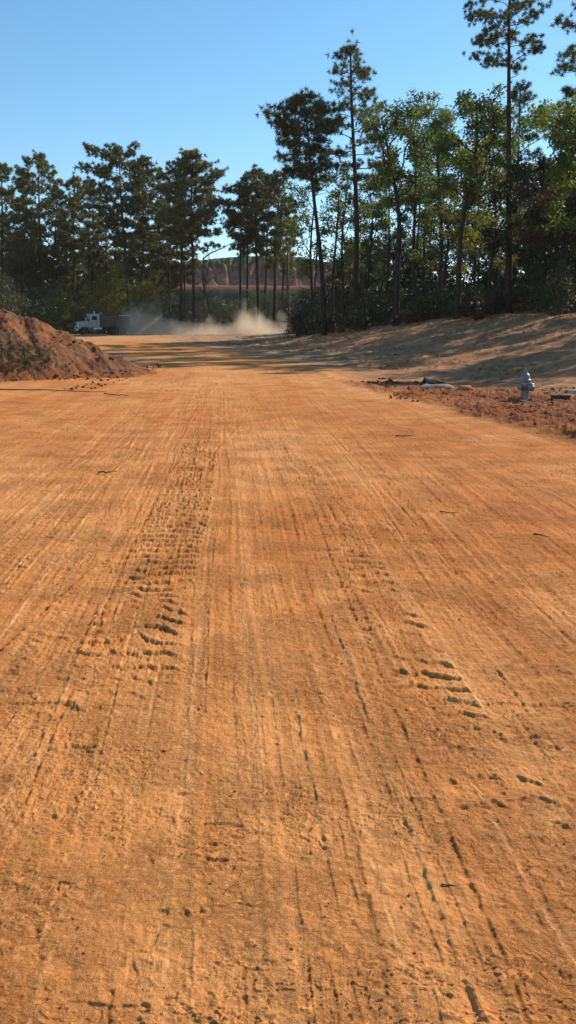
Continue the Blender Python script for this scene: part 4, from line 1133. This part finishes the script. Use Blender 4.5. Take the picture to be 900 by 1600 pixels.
cv = N(nt, 'ShaderNodeFloatCurve'); cu = cv.mapping.curves[0]
# height of the cloud along its length (x 0..1 = left to right), value*6 m
pts = [(0, .25), (.04, .82), (.13, .85), (.24, .72), (.34, .58), (.48, .48), (.60, .46), (.68, .58), (.745, .78), (.80, .80), (.86, .62), (.93, .52), (1, .0)]
cu.points[0].location = pts[0]; cu.points[1].location = pts[-1]
for p in pts[1:-1]: cu.points.new(*p)
cv.mapping.update(); nt.links.new(fr.outputs[0], cv.inputs['Value'])
def mth(op, a, b=None, clamp=False):
    n = N(nt, 'ShaderNodeMath', operation=op); n.use_clamp = clamp
    for k, v in ((0, a), (1, b)):
        if v is None: continue
        if isinstance(v, (int, float)): n.inputs[k].default_value = v
        else: nt.links.new(v, n.inputs[k])
    return n.outputs[0]
Z0 = Gs(at(300, 112), 112) - .1
hgt = mth('SUBTRACT', sp.outputs['Z'], Z0)
rel = mth('DIVIDE', hgt, mth('ADD', mth('MULTIPLY', cv.outputs[0], 6.2), .05))
nn = mth('MULTIPLY', mth('SUBTRACT', no.outputs['Fac'], .5), 2.9)
den = mth('ADD', mth('SUBTRACT', .70, rel), nn, )
yy_ = mth('MULTIPLY', mth('ABSOLUTE', mth('SUBTRACT', sp.outputs['Y'], 112.5)), .22)
den = mth('SUBTRACT', den, yy_)
den = mth('MULTIPLY', mth('MINIMUM', mth('MAXIMUM', den, 0), 1.0), .55)
# the base layer always carries some dust
base = mth('MULTIPLY', mth('MAXIMUM', mth('SUBTRACT', .9, mth('MULTIPLY', rel, 1.6)), 0), mth('MAXIMUM', mth('SUBTRACT', 1, mth('MULTIPLY', yy_, 1.2)), 0))
den = mth('ADD', den, mth('MULTIPLY', base, mth('MULTIPLY', cv.outputs[0], .55)))
pv = N(nt, 'ShaderNodeVolumePrincipled'); pv.inputs['Color'].default_value = (.95, .81, .64, 1); pv.inputs['Anisotropy'].default_value = .25
nt.links.new(den, pv.inputs['Density']); nt.links.new(pv.outputs[0], out.inputs['Volume'])
m.cycles.volume_step_rate = 1.0
tag(dust_box('dust_cloud', xr0, xr1, 108.8, 116.4, Z0 - .3, Z0 + 6.6, m), kind='stuff')

# ------------------------------------------------------------------ fire hydrant
M['hydrant'] = simple_mat('silver_hydrant_paint', (.22, .23, .25), .45, .3, var=.3, scale=9, col2=(.16, .13, .11), spec=.5)
M['hyd_dark'] = simple_mat('hydrant_iron', (.16, .16, .18), .55, .5, var=.4, scale=20, col2=(.22, .12, .07))
hx, hy = 5.83, 20.6
hyd = empty('fire_hydrant', (hx, hy, Gs(hx, hy) - .02), D2R(28)); hyd.rotation_euler = (D2R(1.5), D2R(-3), D2R(20))
tag(hyd, 'silver fire hydrant leaning a little among red clods at the right edge of the road', 'fire hydrant')
part('barrel', M['hydrant'], hyd, lambda b: bm_lathe(b, [(.10, -.10), (.115, .0), (.115, .04), (.105, .06), (.10, .30), (.108, .34), (.125, .33), (.130, .46), (.118, .50), (.118, .53)], 28), True)
part('base_flange', M['hyd_dark'], hyd, lambda b: bm_lathe(b, [(.13, .055), (.165, .06), (.165, .10), (.13, .105)], 28), True)
for i in range(8):
    a = i * math.pi / 4 + .2
    part('bolt', M['hyd_dark'], hyd, lambda b: bm_lathe(b, [(.014, .045), (.018, .05), (.018, .125), (.012, .13)], 6, 'z', (math.cos(a) * .147, math.sin(a) * .147, 0)))
bon = part('bonnet', M['hydrant'], hyd, lambda b: bm_lathe(b, [(.135, .53), (.142, .54), (.142, .57), (.112, .58), (.112, .63), (.102, .675), (.078, .71), (.045, .73)], 28), True)
part('operating_nut', M['hydrant'], bon, lambda b: (bm_lathe(b, [(.045, .73), (.05, .745), (.04, .765), (.04, .775)], 16), bm_lathe(b, [(.026, .772), (.026, .82), (.02, .83)], 5)))
def cap(b, L, r):
    bm_lathe(b, [(r * .8, .09), (r * .85, L - .07), (r * 1.12, L - .06), (r * 1.15, L), (r * .9, L + .015), (r * .3, L + .02), (r * .28, L + .055), (r * .2, L + .06)], 22, 'x', (0, 0, .40))
for k, (ang, L, r, nm) in enumerate([(-70, .235, .085, 'pumper_outlet'), (18, .20, .058, 'hose_outlet'), (198, .20, .058, 'hose_outlet')]):
    o = part(nm, M['hydrant'], hyd, lambda b: cap(b, L, r), True); o.rotation_euler = (0, 0, D2R(ang - 10))

# ------------------------------------------------------------------ scraps beside the hydrant
M['blackcloth'] = simple_mat('black_plastic_sheet', (.008, .008, .009), .85, var=.4, scale=8)
M['paleplastic'] = simple_mat('pale_plastic', (.17, .135, .11), .5, var=.3, scale=5, col2=(.36, .22, .13))
M['blackplastic'] = simple_mat('black_plastic', (.02, .02, .02), .5, var=.3, scale=8, col2=(.06, .035, .02))
M['concrete'] = simple_mat('weathered_concrete', (.42, .34, .27), .9, var=.35, scale=9, bump=.3)
def px2(px, py):   # point on flat ground seen at a pixel
    a = math.atan((py - 800) / F_PX) + PITCH; y = CAM_H / math.tan(a); dep = y * math.cos(PITCH) + CAM_H * math.sin(PITCH)
    return (px - 450) / F_PX * dep, y
# crumpled black sheet: pointed fold sloping down to the right
x0, y0 = px2(657, 603); g0 = Gs(x0, y0)
n = 26; u = np.linspace(0, 1, n); Uu, Vv = np.meshgrid(u, np.linspace(0, 1, 16))
prof = np.where(Uu < .12, Uu / .12 * .24, .24 * (1 - (Uu - .12) / .88) ** .9)
Zs = prof * (1 - (np.abs(Vv - .45) / .55) ** 1.6) + .03 * fbm(Uu * 6, Vv * 5, 601, 3)
mb = MB(); Xs = Uu * .95; Ys = (Vv - .5) * .5 + .12 * Uu
top = np.stack([Xs, Ys, np.maximum(Zs, .0) + .012], 2).reshape(-1, 3); botm = top.copy(); botm[:, 2] -= .012
i = np.arange(15)[:, None] * n + np.arange(n - 1)[None, :]; q = np.stack([i, i + 1, i + n + 1, i + n], 2).reshape(-1, 4)
mb.add(top, q); mb.add(botm, q[:, ::-1])
o = mb.build('plastic_sheet', M['blackcloth'], smooth=True); o.location = (x0, y0, g0 + .03); tag(o, 'crumpled black sheet with a pointed fold at the edge of the road', 'plastic sheet')
# flattened pale sack
x0, y0 = px2(682, 608); mb = MB()
n = 30; Uu, Vv = np.meshgrid(np.linspace(0, 1, n), np.linspace(0, 1, 14))
edge = np.minimum(np.minimum(Uu, 1 - Uu) * 6, np.minimum(Vv, 1 - Vv) * 4).clip(0, 1) ** .6
Zs = edge * (.085 + .03 * fbm(Uu * 4, Vv * 3, 611, 3)); wob = .04 * vnoise(Uu * 3, Vv * 0, 613)
top = np.stack([(Uu - .5) * 1.05, (Vv - .5) * .5 + wob + .06 * Uu, Zs + .01], 2).reshape(-1, 3); botm = top.copy(); botm[:, 2] = 0
i = np.arange(13)[:, None] * n + np.arange(n - 1)[None, :]; q = np.stack([i, i + 1, i + n + 1, i + n], 2).reshape(-1, 4)
mb.add(top, q); mb.add(botm, q[:, ::-1])
o = mb.build('sack', M['paleplastic'], smooth=True); o.location = (x0, y0, Gs(x0, y0) + .05); o.rotation_euler = (0, 0, -.1); tag(o, 'flattened pale sack lying right of the black sheet', 'sack')
# orange-red lump
x0, y0 = px2(727, 613); V, Fc = ICO2; v = V * rng.uniform(.8, 1.15, (len(V), 1)) * [.24, .16, .12]
mb = MB(); mb.add(v, None, Fc); o = mb.build('clay_lump', simple_mat('bright_clay', (.50, .16, .06), .95, var=.3, scale=5, bump=.4), smooth=True)
o.location = (x0, y0, Gs(x0, y0) + .09); tag(o, 'bright orange-red clay lump just right of the pale sack', 'clay lump')
# black box
x0, y0 = px2(875, 629)
bx = empty('valve_box', (x0, y0, Gs(x0, y0) + .01), D2R(-6)); tag(bx, 'low black plastic box half sunk in the clods right of the hydrant', 'box')
def box_f(b):
    bm_box(b, -.21, .21, -.13, -.115, .0, .145, .004); bm_box(b, -.21, .21, .115, .13, .0, .145, .004)
    bm_box(b, -.21, -.195, -.113, .113, .0, .143, .004); bm_box(b, .195, .21, -.113, .113, .0, .143, .004)
part('box_wall', M['blackplastic'], bx, box_f)
part('lid', M['blackplastic'], bx, lambda b: (bm_box(b, -.225, .225, -.145, .145, .147, .172, .006), bm_box(b, -.05, .05, -.02, .02, .173, .185, .004)))
x0, y0 = px2(893, 622)
o = part('concrete_chunk', M['concrete'], None, lambda b: bm_box(b, -.15, .17, -.12, .12, .0, .13, .03, lambda x, y, z: (x * (.85 if z > .05 else 1), y * .9, z * (1.1 if x > 0 else .8))))
o.location = (x0 + .06, y0, Gs(x0, y0) + .05); o.rotation_euler = (0, .08, .4); tag(o, 'pale broken concrete chunk behind the black box', 'concrete block')

# ------------------------------------------------------------------ sticks on the road and roots in the heap
def stick(name, pts, r, label, cat, mat='deadwood', forks=0):
    P = np.array(pts, float); mb = MB()
    r = r * .62
    t = np.linspace(0, 1, 9); Q = np.stack([np.interp(t, np.linspace(0, 1, len(P)), P[:, k]) for k in range(3)], 1)
    Q[1:-1] += rng.normal(size=(7, 3)) * r * .5
    o0 = Q[0].copy(); mb.tube(Q - o0, r * (1.1 - .6 * t) * rng.uniform(.85, 1.15, 9), 6)
    for _ in range(forks):
        b = on_path(Q, rng.uniform(.2, .8)) - o0; mb.tube(np.array([b, b + rng.normal(size=3) * [.25, .15, .05]]), np.array([r * .5, r * .2]), 4)
    o = mb.build(name, M[mat], smooth=True); o.location = tuple(o0); tag(o, label, cat); return o
def gp(px, py, up=.012):
    x, y = px2(px, py); return (x, y, Gs(x, y) + up)
stick('branch', [gp(-12, 609, .03), gp(40, 611, .05), gp(95, 611.5, .03), gp(165, 614, .03)], .03, 'long thin branch lying across the road below the heap', 'branch', forks=2)
stick('stick', [gp(163, 617, .03), gp(182, 620, .05), gp(201, 620, .03)], .025, 'short stick lying right of the long branch near the heap', 'stick')
stick('stick', [gp(153, 741, .015), gp(170, 743, .03), gp(183, 741, .02)], .014, 'small stick on the fine tyre prints left of the deep cleat marks', 'stick')
stick('stick', [gp(618, 683), gp(632, 683, .02), gp(647, 682)], .016, 'small dark stick on the road below the black sheet', 'stick')
stick('stick', [gp(687, 802), gp(702, 805, .015), gp(715, 805)], .009, 'dark twig on the right half of the road, middle distance', 'stick')
stick('stick', [gp(834, 837), gp(845, 840, .015), gp(858, 842)], .009, 'dark twig near the right frame edge of the road', 'stick')
stick('stick', [gp(689, 1384, .002), gp(708, 1387, .003), gp(727, 1385, .002)], .004, 'short curved dark rod standing in for a slit in the near ground, lower right', 'stick')  # dark rod added where the clay has only a shadowed slit
stick('stick', [gp(352, 1396, .005), gp(366, 1386, .008), gp(383, 1377, .006)], .0022, 'hair-thin twig in the near ground left of centre', 'stick', forks=1)
def hp(x, y, up): return (x, y, HZ(x, y) + up)
stick('root', [hp(-12.0, 31.4, -.1), hp(-11.4, 31.3, .35), (-11.15, 31.2, HZ(-11.15, 31.2) + .85)], .035, 'root sticking up out of the upper slope of the heap', 'root', forks=2)
stick('root', [hp(-13.6, 31.0, .05), hp(-13.1, 30.4, .15), hp(-12.6, 29.6, .08)], .04, 'pale root running down the heap near the left edge', 'root')
stick('root', [hp(-12.9, 31.9, .05), hp(-12.3, 31.6, .22), hp(-11.6, 31.9, .18), hp(-11.0, 32.5, .05)], .03, 'arched root lying along the crest of the heap', 'root')
stick('root', [hp(-10.4, 30.4, .04), hp(-10.0, 30.6, .14), hp(-9.5, 30.7, .06)], .025, 'short pale root beside the weeds on the heap', 'root')
stick('root', [hp(-10.2, 32.0, .05), hp(-9.3, 31.2, .12), hp(-8.7, 30.4, .03)], .04, 'dark root slanting down the right part of the heap', 'root')

# ------------------------------------------------------------------ thin haze in the air
HT = max((o.matrix_world.translation.z if o.parent is None else 0) for o in scene.objects) + 34
bmh = bmesh.new(); bm_box(bmh, -3800, 3800, -700, 3900, -3.0, HT, 0)
mh, nth, outh = new_mat('thin_haze')
pvh = N(nth, 'ShaderNodeVolumePrincipled'); pvh.inputs['Color'].default_value = (1, .98, .95, 1); pvh.inputs['Density'].default_value = .0001; pvh.inputs['Anisotropy'].default_value = .3
nth.links.new(pvh.outputs[0], outh.inputs['Volume'])
hz = bmobj('haze', bmh, mh); tag(hz, kind='stuff')

# ------------------------------------------------------------------ camera, light, sky
cam_d = bpy.data.cameras.new('camera'); cam = bpy.data.objects.new('camera', cam_d); COL.objects.link(cam)
cam.location = (0, 0, CAM_H); cam.rotation_euler = (math.pi / 2 - PITCH, 0, 0)
cam_d.sensor_fit = 'VERTICAL'; cam_d.sensor_height = 36; cam_d.lens = 36 * F_PX / 1600
cam_d.clip_start = .05; cam_d.clip_end = 8000
scene.camera = cam
sun_d = bpy.data.lights.new('sun', 'SUN'); sun_d.energy = 4.6; sun_d.angle = D2R(.53); sun_d.color = (1.0, .90, .76)
sun = bpy.data.objects.new('sun', sun_d); COL.objects.link(sun)
from mathutils import Vector
az = D2R(SUN_AZ); el = D2R(SUN_EL)
tosun = Vector((math.sin(az) * math.cos(el), math.cos(az) * math.cos(el), math.sin(el)))
sun.rotation_euler = tosun.to_track_quat('Z', 'Y').to_euler(); sun.location = (30, 20, 40)
w = bpy.data.worlds.new('World'); scene.world = w; w.use_nodes = True
nt = w.node_tree; bg = nt.nodes['Background']
sky = nt.nodes.new('ShaderNodeTexSky'); sky.sky_type = 'NISHITA'; sky.sun_disc = False
sky.sun_elevation = el; sky.sun_rotation = az
sky.altitude = 0; sky.air_density = 1.0; sky.dust_density = .1; sky.ozone_density = 3.0
hs = nt.nodes.new('ShaderNodeHueSaturation'); hs.inputs['Saturation'].default_value = 1.14; hs.inputs['Hue'].default_value = .489; nt.links.new(sky.outputs[0], hs.inputs['Color']); nt.links.new(hs.outputs[0], bg.inputs['Color']); bg.inputs['Strength'].default_value = .125
scene.render.engine = 'CYCLES'
scene.cycles.max_bounces = 7; scene.cycles.diffuse_bounces = 3; scene.cycles.transmission_bounces = 4; scene.cycles.volume_bounces = 4
scene.cycles.use_denoising = True
vs = scene.view_settings; vs.view_transform = 'Standard'; vs.look = 'None'; vs.gamma = 1; vs.use_curve_mapping = False
vs.exposure = 0.48
